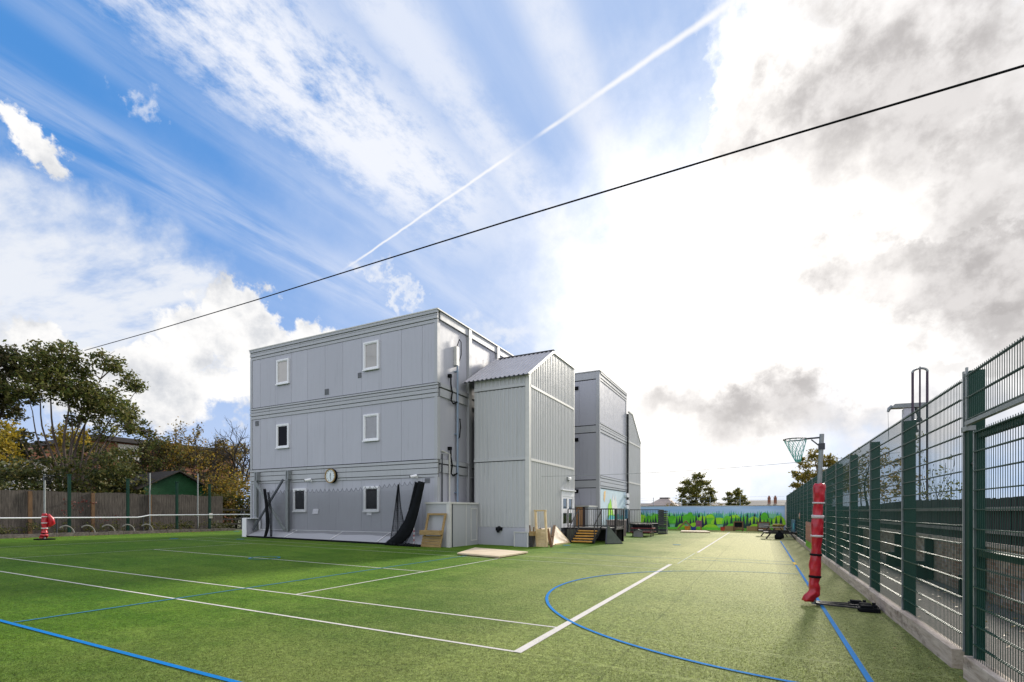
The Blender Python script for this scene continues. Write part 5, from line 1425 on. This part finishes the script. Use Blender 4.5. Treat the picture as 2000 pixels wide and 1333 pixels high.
limbs((-44.5, 13.2, .4), [((-44.5, 13.8, 10), .22), ((-44.3, 12.6, 9.4), .2), ((-44.7, 14.3, 7.5), .14), ((-44.5, 11.4, 9), .14)], lt_, MT['darkbark'])
ye = thing('yellow_tree', 'yellow leaved young tree at the far left edge before the dark trees', 'tree', (-40, 12.3, .42))
crown(xz(-40, [(12.6, 6.9, 0.67), (12.5, 5.9, 0.79), (12.9, 6.3, 0.43), (12.1, 6.2, 0.89), (12.6, 5.2, 0.67), (11.7, 5.3, 0.89)], 3, .6), 620, .10, 23, MT['leafyellow'], ye)
limbs((-40, 12.3, .4), [((-40, 12.5, 6.2), .08), ((-40, 12.0, 6), .07)], ye, MT['bark'])
by = thing('golden_tree', 'golden autumn tree seen behind the stems of the spreading tree', 'tree', (-50, 19.9, .42))
crown(xz(-50, [(19.7, 8.2, 0.91), (20.6, 8.1, 0.76), (18.7, 7.8, 0.57), (21.1, 7.3, 0.69), (20.0, 7.2, 0.75), (19.2, 7.0, .7)], 4), 560, .12, 24, MT['leafyellow'], by)
limbs((-50, 19.9, .4), [((-50, 19.8, 7.6), .14), ((-50, 20.5, 7.3), .1)], by, MT['darkbark'])

def twiggy(name, label, base, h, seed, leaves, mat, spread=.62, leafsize=.11, depth=5, n0=4, r0=.16):
    t = thing(name, label, 'tree', base); rnd = random.Random(seed); mb = MB(); lf_ = MB()
    def grow(p, d, L, r_, k):
        ps = [p]; q = p; dd = d
        for i in range(4):
            dd = (dd + Vector((rnd.gauss(0, .13), rnd.gauss(0, .13), rnd.gauss(.03, .09)))).normalized(); q = q + dd * L / 4; ps.append(q)
        mb.tube(ps, [r_ * (1 - .12 * i) for i in range(5)], 5 if k < 3 else 4, caps=False)
        if k <= 2:
            for i in range(leaves):
                s_ = rnd.choice(ps); leafquad(lf_, s_ + Vector((rnd.gauss(0, .16), rnd.gauss(0, .16), rnd.gauss(0, .14))), leafsize * rnd.uniform(.6, 1.3), rnd)
        if k == 0: return
        for i in range(rnd.choice((2, 3, 3)) if k < depth else n0):
            a = Vector((rnd.gauss(0, 1), rnd.gauss(0, 1), rnd.gauss(0, .6)))
            nd = (dd + a.normalized() * spread * rnd.uniform(.7, 1.35)).normalized()
            if nd.z < -.1: nd.z *= -.3
            grow(ps[rnd.choice((2, 3, 4, 4))], nd, L * rnd.uniform(.62, .82), r_ * .58, k - 1)
    grow(Vector(base), Vector((0, 0, 1)), h * .32, r0, depth)
    mb.build('trunk', MT['darkbark'], t, fix=False)
    if lf_.v: lf_.build('crown', mat, t, fix=False)
twiggy('sparse_tree', 'thin leaved dark tree between the spreading tree and the bare one', (-41, 22.2, .4), 8.6, 5, 7, MT['leafdark'], .6)
twiggy('sparse_tree', 'slender thin leaved tree rising over the green shed roof', (-42.5, 24.2, .4), 9.2, 16, 6, MT['leafautumn'], .55)
twiggy('bare_tree', 'bare branching tree against the pale sky beside the grey block', (-42, 26.6, .4), 9.9, 8, 0, MT['leafautumn'], .62, .10, 6, 4, .27)
AUT = [(22.2, 6.2, 0.97), (23.3, 5.9, 0.92), (21.6, 5.3, 0.8), (24.5, 6.8, 1.2), (25.8, 6.5, 1.23), (27.1, 6.2, 1.35), (28.5, 6.8, 1.3), (29.7, 6.5, 1.24), (29.0, 5.0, 1.31), (30.5, 5.1, 1.16), (27.5, 4.5, 1.0), (26.6, 7.3, 0.9), (28.0, 7.6, 0.8), (30.0, 7.6, 0.76)]
labs = ['rust tinged shrub left of the autumn mass above the shed', 'olive and amber autumn shrub mass right of the green shed']
for i, (sel, mt, nm) in enumerate(((AUT[:3], 'leafrust', 'rust_shrub'), (AUT[3:], 'leafautumn', 'autumn_shrub'))):
    yc = sum(a[0] for a in sel) / len(sel); t = thing(nm, labs[i], 'shrub', (-44, yc, .42))
    crown(xz(-44, sel, 30 + i), 480, .11, 40 + i, MT[mt], t); limbs((-44, yc, .4), [((-44, a[0], a[1]), .07) for a in sel], t, MT['darkbark'], 'stem')
HEDGE = [(10.2, 3.8, .9), (11.0, 4.2, .9), (11.7, 3.9, 0.87), (12.5, 4.1, 0.89), (13.4, 3.7, 0.8), (14.2, 3.8, 0.75), (15.1, 4.0, 0.84), (16.0, 4.2, 0.79), (17.0, 4.4, 0.88), (18.0, 4.0, 0.84), (17.4, 5.3, 0.76), (18.2, 5.6, 0.77), (16.4, 5.0, 0.67), (18.5, 4.9, 0.71), (14.6, 4.6, 0.63)]
groups = ((HEDGE[:4], 'dark evergreen bush over the fence at the far left'), (HEDGE[4:8], 'dark evergreen bush under the stems of the spreading tree'), (HEDGE[8:], 'tall dark evergreen bush left of the green shed'))
for i, (sel, lab) in enumerate(groups):
    yc = sum(a[0] for a in sel) / len(sel); t = thing('evergreen_bush', lab, 'bush', (-39, yc, .42), 'dark bushes behind the timber fence')
    crown(xz(-38.5, sel, 50 + i, .7) + xz(-38.5, [(a[0], a[1] - 1.2, a[2] * 1.1) for a in sel], 57 + i, .5) + xz(-38.5, [(a[0], a[1] - 2.3, a[2] * 1.1) for a in sel], 55 + i, .5), 460, .105, 60 + i, MT['leafhedge'], t)
    limbs((-38.8, yc, .4), [((-38.7, a[0], a[1]), .06) for a in sel], t, MT['darkbark'], 'stem')
t = thing('evergreen_bush', 'dense dark bush between the green shed and the grey block', 'bush', (-37, 26, .42), 'dark bushes behind the timber fence')
crown(xz(-37, [(23.6, 3.6, 0.98), (24.5, 3.9, 1.09), (25.8, 3.7, 1.04), (24.2, 2.8, 1.08), (25.4, 2.7, 0.95), (23.4, 2.4, 0.8), (26.8, 3.2, 1.1), (24.8, 1.6, 1.), (26.3, 1.8, 1.), (23.6, 1.4, .8)], 9), 520, .10, 71, MT['leafautumn'], t)
limbs((-37, 25, .4), [((-37, 24, 3), .07), ((-37, 26, 3.4), .07)], t, MT['darkbark'], 'stem')
t = thing('laurel_bush', 'tall dark laurel mass behind the stems of the spreading tree, under the house roof', 'bush', (-46.5, 19.5, .42))
LB = xz(-46.5, [(17.2, 5.6, .9), (18.4, 6.2, .9), (19.6, 6.0, .95), (20.8, 6.3, .9), (21.9, 5.9, .9), (16.2, 5.0, .9), (18, 4.6, 1.), (20, 4.6, 1.), (22, 4.6, 1.), (15.2, 4.6, .9)], 33, .7)
crown(LB, 420, .12, 73, MT['leafhedge'], t); limbs((-46.5, 19.5, .4), [((-46.5, 18, 5), .06), ((-46.5, 20.6, 5.2), .06)], t, MT['darkbark'], 'stem')
t = thing('dark_hedge', 'dark low hedge between the timber fence and the grey block', 'hedge', (-36.5, 27, .42))
HB = [(-36.6, 22.8 + i * .8, z, .75) for i in range(16) for z in (.9, 1.8, 2.6)]
crown(HB, 380, .10, 74, MT['leafhedge'], t); limbs((-36.8, 27, .4), [((-36.6, 25, 2.2), .04), ((-36.6, 29, 2.2), .04)], t, MT['darkbark'], 'stem')
t = thing('rail_fence', 'low black railed fence before the dark hedge beside the grey block', 'fence', (-35.2, 26, .42))
for i in range(7): MB().bar((-35.2, 22.6 + i * 1.7, .40), (-35.2, 22.6 + i * 1.7, 2.0), .08, .08).build('post', MT['darkwood'], t)
for z in (.75, 1.1, 1.45, 1.8): MB().box(-35.155, -35.12, 22.5, 33, z, z + .13).build('rail', MT['darkwood'], t)
t = thing('tall_conifer', 'dark conifer mass behind the autumn shrubs', 'tree', (-50, 27, .4))
crown(xz(-53, [(13, 5.5, 1.5), (15.5, 5.8, 1.5), (17.5, 5.6, 1.4), (22.5, 5.4, 1.4), (24.5, 5, 1.4), (27, 5.2, 1.5), (29.5, 5, 1.5), (32, 5, 1.5), (25.5, 3, 1.5), (28.5, 3, 1.6), (31.5, 3, 1.6), (34, 4, 1.5), (21, 4, 1.5), (18, 4.2, 1.5), (15, 4.2, 1.5)], 10), 260, .17, 72, MT['leafdeep'], t)
limbs((-50, 27, .4), [((-50, 25, 5), .12), ((-50, 29, 5), .12)], t, MT['darkbark'])
# bed plants
for i, (y, z, r_, mt, lab) in enumerate(((10.5, .78, .42, 'leafhedge', 'leafy green plant in the bed left of the red padding'), (12.9, .75, .24, 'leafhedge', 'small green plant between the first two hoops'), (15.0, .95, .42, 'leafhedge', 'leafy shrub in the bed between the hoops'), (17.6, .75, .3, 'leafolive', 'low plant in the bed below the first grey pole'), (18.7, .8, .33, 'leafolive', 'low olive plant at the foot of a green post'), (19.5, .85, .35, 'leafhedge', 'dark plant in the bed below the second grey pole'), (21.3, .8, .45, 'leafhedge', 'dark plant at the shed end of the bed'), (9.0, .8, .4, 'leafhedge', 'dark plant at the left end of the bed'))):
    t = thing('bed_plant', lab, 'plant', (-33.7, y, .54), 'plants in the far planting bed')
    crown([(-33.7, y, z, r_), (-33.6, y + r_ * .7, z - .1, r_ * .7), (-33.75, y - r_ * .7, z - .08, r_ * .7)], 700, .05, 80 + i, MT[mt], t)
    limbs((-33.7, y, .5), [((-33.7, y, z), .02), ((-33.7, y + .15, z), .015)], t, MT['darkbark'], 'stem')
rnd = random.Random(31); TG = []
for i in range(46): TG.append((-33.9 + rnd.uniform(-.45, .45), rnd.uniform(5, 22), .72 + rnd.uniform(-.05, .25), rnd.uniform(.18, .38)))
tag(crown(TG, 900, .045, 99, MT['leafhedge'], None, 'tangled_planting'), 'low tangled green planting filling the far bed', 'ground cover', kind='stuff')
t = thing('red_climber', 'red leaved climber spreading over the weathered fence', 'plant', (-34.3, 14, .54))
crown([(-34.35, 13.45, 2.25, .35), (-34.35, 14.0, 2.4, .3), (-34.35, 13.9, 1.9, .28), (-34.35, 14.45, 2.15, .25), (-34.3, 14.9, 1.3, .25), (-34.3, 15.7, 1.4, .2), (-34.35, 13.2, 1.7, .2)], 260, .05, 95, MT['leafred'], t)
limbs((-34.4, 14, .5), [((-34.4, 13.5, 2.4), .015), ((-34.4, 14.3, 2.3), .015), ((-34.4, 15.2, 1.4), .012)], t, MT['darkbark'], 'stem')

# trees behind the hoarding and the mesh fence
t = thing('roundheaded_tree', 'larger olive round headed tree behind the hoarding', 'tree', (-7.8, 70, 0))
crown(yz(70, [(-7.8, 6.1, 0.82), (-8.8, 5.5, 0.83), (-6.8, 5.5, 0.81), (-9.2, 4.5, 0.83), (-7.8, 4.6, 0.96), (-6.2, 4.4, 0.81), (-9.4, 3.6, 0.69), (-8.1, 3.4, 0.89), (-6.7, 3.4, 0.88), (-5.9, 3.6, 0.61), (-7.2, 6.6, 0.54), (-8.2, 2.4, .9), (-6.9, 2.4, .9), (-9.2, 2.6, .6)], 12, .9), 1300, .12, 101, MT['leafolive'], t)
limbs((-7.7, 70, -.1), [((-7.8, 70, 5.6), .16), ((-8.8, 70, 4.6), .1), ((-6.6, 70, 4.8), .1), ((-6.3, 70, 3.6), .08)], t, MT['darkbark'])
t = thing('roundheaded_tree', 'smaller olive round headed tree behind the hoarding near the chimneys', 'tree', (-3.2, 75, 0))
crown(yz(75, [(-3.2, 4.6, 0.57), (-3.8, 4.2, 0.57), (-2.5, 4.1, 0.56), (-4.1, 3.4, 0.57), (-3.2, 3.4, 0.64), (-2.3, 3.4, 0.56), (-1.9, 3.1, 0.42), (-3.2, 2.5, .7), (-2.4, 2.5, .6), (-4, 2.6, .5)], 13, .6), 1800, .11, 102, MT['leafolive'], t)
limbs((-3.1, 75, -.1), [((-3.2, 75, 4.3), .12), ((-3.8, 75, 3.6), .07), ((-2.5, 75, 3.7), .07)], t, MT['darkbark'])
for i, (x, lab) in enumerate(((-10.6, 'low amber bush behind the hoarding left of the larger tree'), (-5.2, 'low amber bush behind the hoarding between the two trees'))):
    t = thing('amber_bush', lab, 'bush', (x, 66, 0)); crown([(x, 66, 2.6, .55), (x + .6, 66, 2.5, .45), (x - .5, 66, 2.4, .45), (x, 66, 1.6, .9)], 220, .11, 110 + i, MT['leafautumn'], t)
    limbs((x, 66, -.1), [((x, 66, 2.4), .05)], t, MT['darkbark'], 'stem')
t = thing('willow_tree', 'yellowing willow like tree above the far end of the mesh fence', 'tree', (5, 56, 0))
crown(yz(56, [(4.5, 7.1, 0.69), (3.9, 6.4, 0.7), (3.3, 5.5, 0.6), (5.4, 6.6, 0.79), (2.9, 4.5, 0.5), (3.9, 5.2, 0.8), (4.9, 5.4, 0.79), (6.0, 6.4, 0.69), (6.0, 5.2, 0.88), (3.2, 3.9, 0.6), (4.1, 4.0, 0.8), (5.4, 3.7, 0.89), (6.6, 5.6, 0.68), (7.4, 4.6, .9), (6.5, 4., .9)], 14, .9), 900, .12, 103, MT['leafwillow'], t)
limbs((5.2, 56, -.1), [((4.6, 56, 6.6), .14), ((3.4, 56, 5.2), .09), ((6, 56, 5.8), .1), ((2.9, 56, 4.4), .06)], t, MT['bark'])
t = thing('olive_tree', 'olive brown tree seen through the mesh fence beyond the board fence', 'tree', (5.4, 34, 0))
crown(yz(34, [(4.9, 4.5, 0.64), (5.5, 4.8, 0.64), (4.7, 4.0, 0.53), (6.0, 4.4, 0.55), (5.2, 3.6, 0.7), (5.9, 3.3, 0.63), (4.8, 3.1, 0.59), (6.4, 3.6, 0.5), (5.5, 2.7, 0.64), (6.4, 2.7, 0.6), (7, 3.4, .7), (6.9, 4.3, .5)], 15, .7), 700, .075, 104, MT['leafautumn'], t)
limbs((5.5, 34, -.1), [((5.3, 34, 4.4), .1), ((5.9, 34, 4), .08), ((4.8, 34, 3.6), .06)], t, MT['darkbark'])
t = thing('twiggy_shrub', 'thin leafy sprays rising above the board fence, seen through the mesh', 'shrub', (5.2, 20.5, 0))
TW = [(22.8, 3.6, 0.22), (22.2, 3.0, 0.24), (21.3, 3.1, 0.21), (20.3, 3.1, 0.16), (21.6, 2.5, 0.36), (20.0, 2.4, 0.32), (19.1, 2.5, 0.22), (23.2, 2.5, 0.36), (18.7, 2.3, 0.22), (19.5, 3.3, 0.12), (22.4, 2.2, .4), (20.8, 2.2, .4)]
crown(xz(5.2, TW, 17, .2), 480, .045, 105, MT['leafolive'], t)
limbs((5.2, 21, -.1), [((5.2, a[0], a[1] + a[2]), .018) for a in TW], t, MT['darkbark'], 'stem')
t = thing('climbing_ivy', 'small ivy clump hanging under the bracket of the pale column', 'plant', (6.5, 29.05, 4.3))
crown([(6.4, 29.0, 5.0, .28), (6.35, 29.0, 4.6, .3), (6.55, 29.0, 5.35, .16)], 700, .05, 106, MT['leafolive'], t)
limbs((6.3, 29.1, 4.0), [((6.4, 29.0, 5.2), .02), ((6.35, 29.0, 4.7), .02)], t, MT['darkbark'], 'stem')

# ------------------------------------------------------------------ sky
SUN_AZ, SUN_EL = 9.0, 23.0              # degrees: azimuth from +Y towards +X, elevation
def build_world():
    wd = bpy.data.worlds.new('World'); sc.world = wd; wd.use_nodes = True
    nt = wd.node_tree; N = nt.nodes
    bg = N['Background']; bg.inputs[1].default_value = .1
    L = nt.links.new
    d = N.new('ShaderNodeTexCoord').outputs['Generated']
    sky = N.new('ShaderNodeTexSky'); sky.sky_type = 'NISHITA'; sky.sun_disc = False
    sky.sun_elevation = R(SUN_EL); sky.sun_rotation = R(SUN_AZ)
    sky.air_density = 1.0; sky.dust_density = .6; sky.ozone_density = 2.5
    sp = N.new('ShaderNodeSeparateXYZ'); L(d, sp.inputs[0]); x, y, z = sp.outputs
    m = lambda op, a, b=None, c=None, cl=False: math_(nt, op, a, b, c, cl)
    az = m('MULTIPLY', m('ARCTAN2', x, y), 57.2958); el = m('MULTIPLY', m('ARCSINE', z), 57.2958)
    n1 = N.new('ShaderNodeTexNoise'); n1.inputs['Scale'].default_value = 5.5; n1.inputs['Detail'].default_value = 7; n1.inputs['Roughness'].default_value = .6; L(d, n1.inputs[0])
    n2 = N.new('ShaderNodeTexNoise'); n2.inputs['Scale'].default_value = 17; n2.inputs['Detail'].default_value = 6; n2.inputs['Roughness'].default_value = .62; L(d, n2.inputs[0])
    s1 = N.new('ShaderNodeSeparateColor'); L(n1.outputs['Color'], s1.inputs[0])
    s2 = N.new('ShaderNodeSeparateColor'); L(n2.outputs['Color'], s2.inputs[0])
    def warped(a1, a2):
        ax = m('ADD', az, m('ADD', m('MULTIPLY', m('SUBTRACT', s1.outputs[0], .5), a1), m('MULTIPLY', m('SUBTRACT', s2.outputs[0], .5), a2)))
        ey = m('ADD', el, m('ADD', m('MULTIPLY', m('SUBTRACT', s1.outputs[1], .5), a1 * .7), m('MULTIPLY', m('SUBTRACT', s2.outputs[1], .5), a2 * .8)))
        c = N.new('ShaderNodeCombineXYZ'); L(ax, c.inputs[0]); L(ey, c.inputs[1]); return c.outputs[0]
    wA = warped(20, 9); wB = warped(36, 14)
    def blob(w_, a, e, ra, re, rot=0, soft=.3):
        mp = N.new('ShaderNodeMapping'); mp.vector_type = 'TEXTURE'
        mp.inputs[1].default_value = (a, e, 0); mp.inputs[2].default_value = (0, 0, R(rot)); mp.inputs[3].default_value = (ra, re, 1)
        L(w_, mp.inputs[0])
        ln = N.new('ShaderNodeVectorMath'); ln.operation = 'LENGTH'; L(mp.outputs[0], ln.inputs[0])
        return maprange(nt, ln.outputs[1], 1 + soft, 1 - soft, 0, 1)
    def mx(*a):
        r_ = a[0]
        for b in a[1:]: r_ = m('MAXIMUM', r_, b)
        return r_
    # cloud plane for the streaky high cloud: parallel bands running away over the pitch
    zc = m('MAXIMUM', z, .06); px = m('DIVIDE', x, zc); py = m('DIVIDE', y, zc)
    pl = N.new('ShaderNodeCombineXYZ'); L(px, pl.inputs[0]); L(py, pl.inputs[1])
    st = noise_(nt, pl.outputs[0], 2.2, 7, .62, (3.2, .55, 1)); fl = noise_(nt, pl.outputs[0], 5.0, 8, .68, (1.3, .8, 1)); br = noise_(nt, pl.outputs[0], 1.1, 3, .5)
    pxw = m('ADD', px, m('ADD', m('MULTIPLY', m('SUBTRACT', fl, .5), .38), m('MULTIPLY', m('SUBTRACT', br, .5), .25)))
    pxs = m('ADD', px, m('MULTIPLY', m('SUBTRACT', br, .5), .12))
    def band(v, c, w_):
        t = m('ABSOLUTE', m('SUBTRACT', v, c)); return maprange(nt, t, w_, w_ * .15, 0, 1)
    front = maprange(nt, py, .1, .5, 0, 1)
    cir1 = m('MULTIPLY', m('MULTIPLY', band(pxw, -.93, .33), maprange(nt, fl, .30, .56)), maprange(nt, py, 1.9, 1.15, 0, 1))
    cir2 = m('MULTIPLY', m('MULTIPLY', band(pxs, -.66, .13), maprange(nt, fl, .25, .6)), maprange(nt, py, 2.2, 1.4, 0, .75))
    cir3 = m('MULTIPLY', band(pxs, -.385, .085), maprange(nt, fl, .15, .6, .25, .75))
    fain = m('MULTIPLY', m('MULTIPLY', band(pxs, -1.62, .22), maprange(nt, st, .35, .65)), .38)
    fai2 = m('MULTIPLY', m('MULTIPLY', band(pxs, -1.25, .12), maprange(nt, st, .35, .65)), .22)
    veil = m('MULTIPLY', maprange(nt, px, -1.15, -.45, 0, 1), maprange(nt, st, .2, .8, .52, .74))
    lowveil = maprange(nt, el, 26, 6, 0, .72)
    cir = m('MULTIPLY', mx(cir1, cir2, cir3, fain, fai2), front)
    veil = mx(m('MULTIPLY', veil, front), lowveil, m('MULTIPLY', blob(wA, -22, 24, 27, 17, 0, .9), maprange(nt, st, .2, .8, .72, .88)))
    # streaky sheet low on the left
    strat = m('MULTIPLY', mx(blob(wA, -66, 18.0, 11, 6.0, -8, .6), blob(wA, -62, 19, 5, 3.8, 0, .4), blob(wA, -80, 17, 14, 8, 0, .4)), maprange(nt, noise_(nt, pl.outputs[0], 1.6, 7, .6, (.9, 2.4, 1)), .28, .56, .35, 1))
    cum = mx(blob(wA, -54.8, 18.6, 3.6, 3.4, 0, .16), blob(wA, -58, 16.0, 5.5, 3.0, 0, .2), blob(wA, -51.5, 16.5, 4.2, 2.9, 0, .16), blob(wA, -66, 13.5, 5.5, 1.9, 10, .2), blob(wA, -47.5, 16.2, 4.5, 2.6, -8, .2), blob(wA, -52, 14.5, 6, 3, 0, .2), blob(wA, -62, 11, 14, 2.6, 0, .3), blob(wA, -72.2, 27.2, 2.6, 1.9, -35, .25))
    wis = m('MULTIPLY', mx(m('MULTIPLY', blob(wA, -39.8, 22.6, 1.5, .6, -52, .8), .8), m('MULTIPLY', blob(wA, -30, 20.0, 3.8, 1.0, 0, .8), .6), m('MULTIPLY', blob(wA, -63.3, 35.0, .7, .8, -20, .9), .6)), .85)
    # bright broken cloud around the hidden sun
    glow = mx(blob(wA, -5, 18, 17, 17, 0, .7), blob(wA, 1, 38, 5, 8, 10, .5), blob(wA, -14, 8, 18, 8, 0, .45), blob(wA, -2, 29, 10, 7, 20, .35))
    over = mx(glow, blob(wB, 14, 28, 17, 22, 0, .35), maprange(nt, az, 24, 60, 0, 1))
    grey = m('MINIMUM', 1.0, mx(m('MULTIPLY', blob(wA, -2, 10.2, 15, 2.9, -6, .95), .95), m('MULTIPLY', blob(wA, 14, 20.5, 10.5, 4.2, -22, .5), 1.15), m('MULTIPLY', blob(wA, 18, 16, 6, 3., -15, .6), .9),
              m('MULTIPLY', blob(wB, 13, 35, 12, 8, 10, .7), .95), m('MULTIPLY', blob(wA, 18, 26, 6.5, 8, 0, .6), .9), m('MULTIPLY', blob(wA, 1, 34.5, 4, 3.4, 0, .7), .6), m('MULTIPLY', blob(wA, 13.5, 13.0, 4, 1.0, 0, .6), .45), m('MULTIPLY', blob(wA, -2, 6.2, 9, 1.2, 0, .6), .25)))
    grey = m('MULTIPLY', grey, maprange(nt, s1.outputs[2], .28, .55, .6, 1.))
    # contrail: a straight trail across the sky
    a = Vector((-.045, .728, .684)).normalized(); b = Vector((-.67, .63, .41)).normalized(); nn = a.cross(b).normalized(); tt = nn.cross(a) * -1
    def dot(v):
        q = N.new('ShaderNodeVectorMath'); q.operation = 'DOT_PRODUCT'; L(d, q.inputs[0]); q.inputs[1].default_value = v; return q.outputs['Value']
    along = dot(tuple(b)); side = m('ABSOLUTE', m('ADD', dot(tuple(nn)), m('MULTIPLY', m('SUBTRACT', s2.outputs[2], .5), .006)))
    wdt = maprange(nt, along, .62, 1.0, .0105, .0024, False)
    tr = m('SUBTRACT', 1., m('MINIMUM', m('DIVIDE', side, wdt), 1.))
    e_ = a.dot(b); da = dot(tuple(a))
    tr = m('MULTIPLY', maprange(nt, tr, 0, .95, 0, .85), m('MULTIPLY', maprange(nt, da, e_ + .004, e_ + .05), maprange(nt, along, e_ - .03, e_ + .005)))
    tr = m('MULTIPLY', tr, maprange(nt, m('ABSOLUTE', m('SUBTRACT', along, .925)), .004, .020, .15, 1.))
    tr = m('MULTIPLY', tr, maprange(nt, s1.outputs[0], .3, .5, .55, .95))
    # unseen bright cloud behind the viewer, added as fill light for the facade
    back = m('MULTIPLY', maprange(nt, y, .15, -.25, 0, 1), maprange(nt, s1.outputs[0], .36, .56, .15, .9))
    # angle to the sun for brightening of cloud
    sd_ = Vector((math.sin(R(SUN_AZ - 13)) * math.cos(R(SUN_EL)), math.cos(R(SUN_AZ - 13)) * math.cos(R(SUN_EL)), math.sin(R(SUN_EL))))
    cs = dot(tuple(sd_)); hot = maprange(nt, cs, .90, 1.0, 0, 1)
    # colours, in final radiance * 10 (Background strength is .1)
    def scale(c, k): return tuple(v * k for v in c)
    col = mixc(nt, sky.outputs[0], SKYTINT, 1., 'MULTIPLY')
    col = mixc(nt, col, SKYADD, .75)
    col = mixc(nt, col, (5.2, 6.0, 7.7), veil)
    col = mixc(nt, col, (7.2, 7.45, 8.1), cir)
    col = mixc(nt, col, (6.7, 7.0, 7.6), strat)
    shade = maprange(nt, m('ADD', m('MULTIPLY', s1.outputs[2], .6), m('MULTIPLY', s2.outputs[0], .4)), .38, .58)
    cumc = mixc(nt, (4.9, 5.1, 5.5), (8.3, 8.2, 8.1), shade)
    col = mixc(nt, col, cumc, cum)
    col = mixc(nt, col, (7.6, 7.7, 7.9), wis)
    ov = mixc(nt, (8.7, 8.6, 8.6), (13.5, 13.0, 12.4), hot)
    col = mixc(nt, col, ov, over)
    gc = mixc(nt, (4.2, 4.0, 3.95), (6.3, 6.05, 5.95), maprange(nt, s2.outputs[1], .35, .62))
    col = mixc(nt, col, gc, grey)
    col = mixc(nt, col, (8.4, 8.3, 8.2), tr)
    col = mixc(nt, col, (11.0, 11.2, 12.2), back)
    L(col, bg.inputs[0])
    wd.cycles.sampling_method = 'MANUAL'; wd.cycles.sample_map_resolution = 512
SKYTINT = (.35, .62, 1.0)
SKYADD = (.85, 2.85, 6.7)
build_world()

sl_ = bpy.data.lights.new('sun', 'SUN'); sl_.energy = 4.4; sl_.angle = R(6); sl_.color = (1, .93, .82)
so = bpy.data.objects.new('sun', sl_); COL.objects.link(so)
sdir = Vector((math.sin(R(SUN_AZ)) * math.cos(R(SUN_EL)), math.cos(R(SUN_AZ)) * math.cos(R(SUN_EL)), math.sin(R(SUN_EL))))
so.rotation_euler = (-sdir).to_track_quat('-Z', 'Y').to_euler(); so.location = (0, 0, 40)

# ------------------------------------------------------------------ camera
cd = bpy.data.cameras.new('camera'); cam = bpy.data.objects.new('camera', cd); COL.objects.link(cam)
cam.location = (0, 0, 1.6945); cam.rotation_euler = (R(90), 0, .46787)
cd.sensor_width = 36; cd.lens = 965.9 / 2000 * 36; cd.shift_y = (1000.6 - 666.5) / 2000
cd.clip_start = .05; cd.clip_end = 3000
sc.camera = cam
vs_ = sc.view_settings; vs_.view_transform = 'Standard'; vs_.look = 'None'; vs_.exposure = .32; vs_.gamma = 1; vs_.use_curve_mapping = False
sc.render.film_transparent = False
sc.cycles.use_denoising = True
sc.cycles.max_bounces = 6; sc.cycles.diffuse_bounces = 3; sc.cycles.glossy_bounces = 3; sc.cycles.transmission_bounces = 2; sc.cycles.transparent_max_bounces = 4
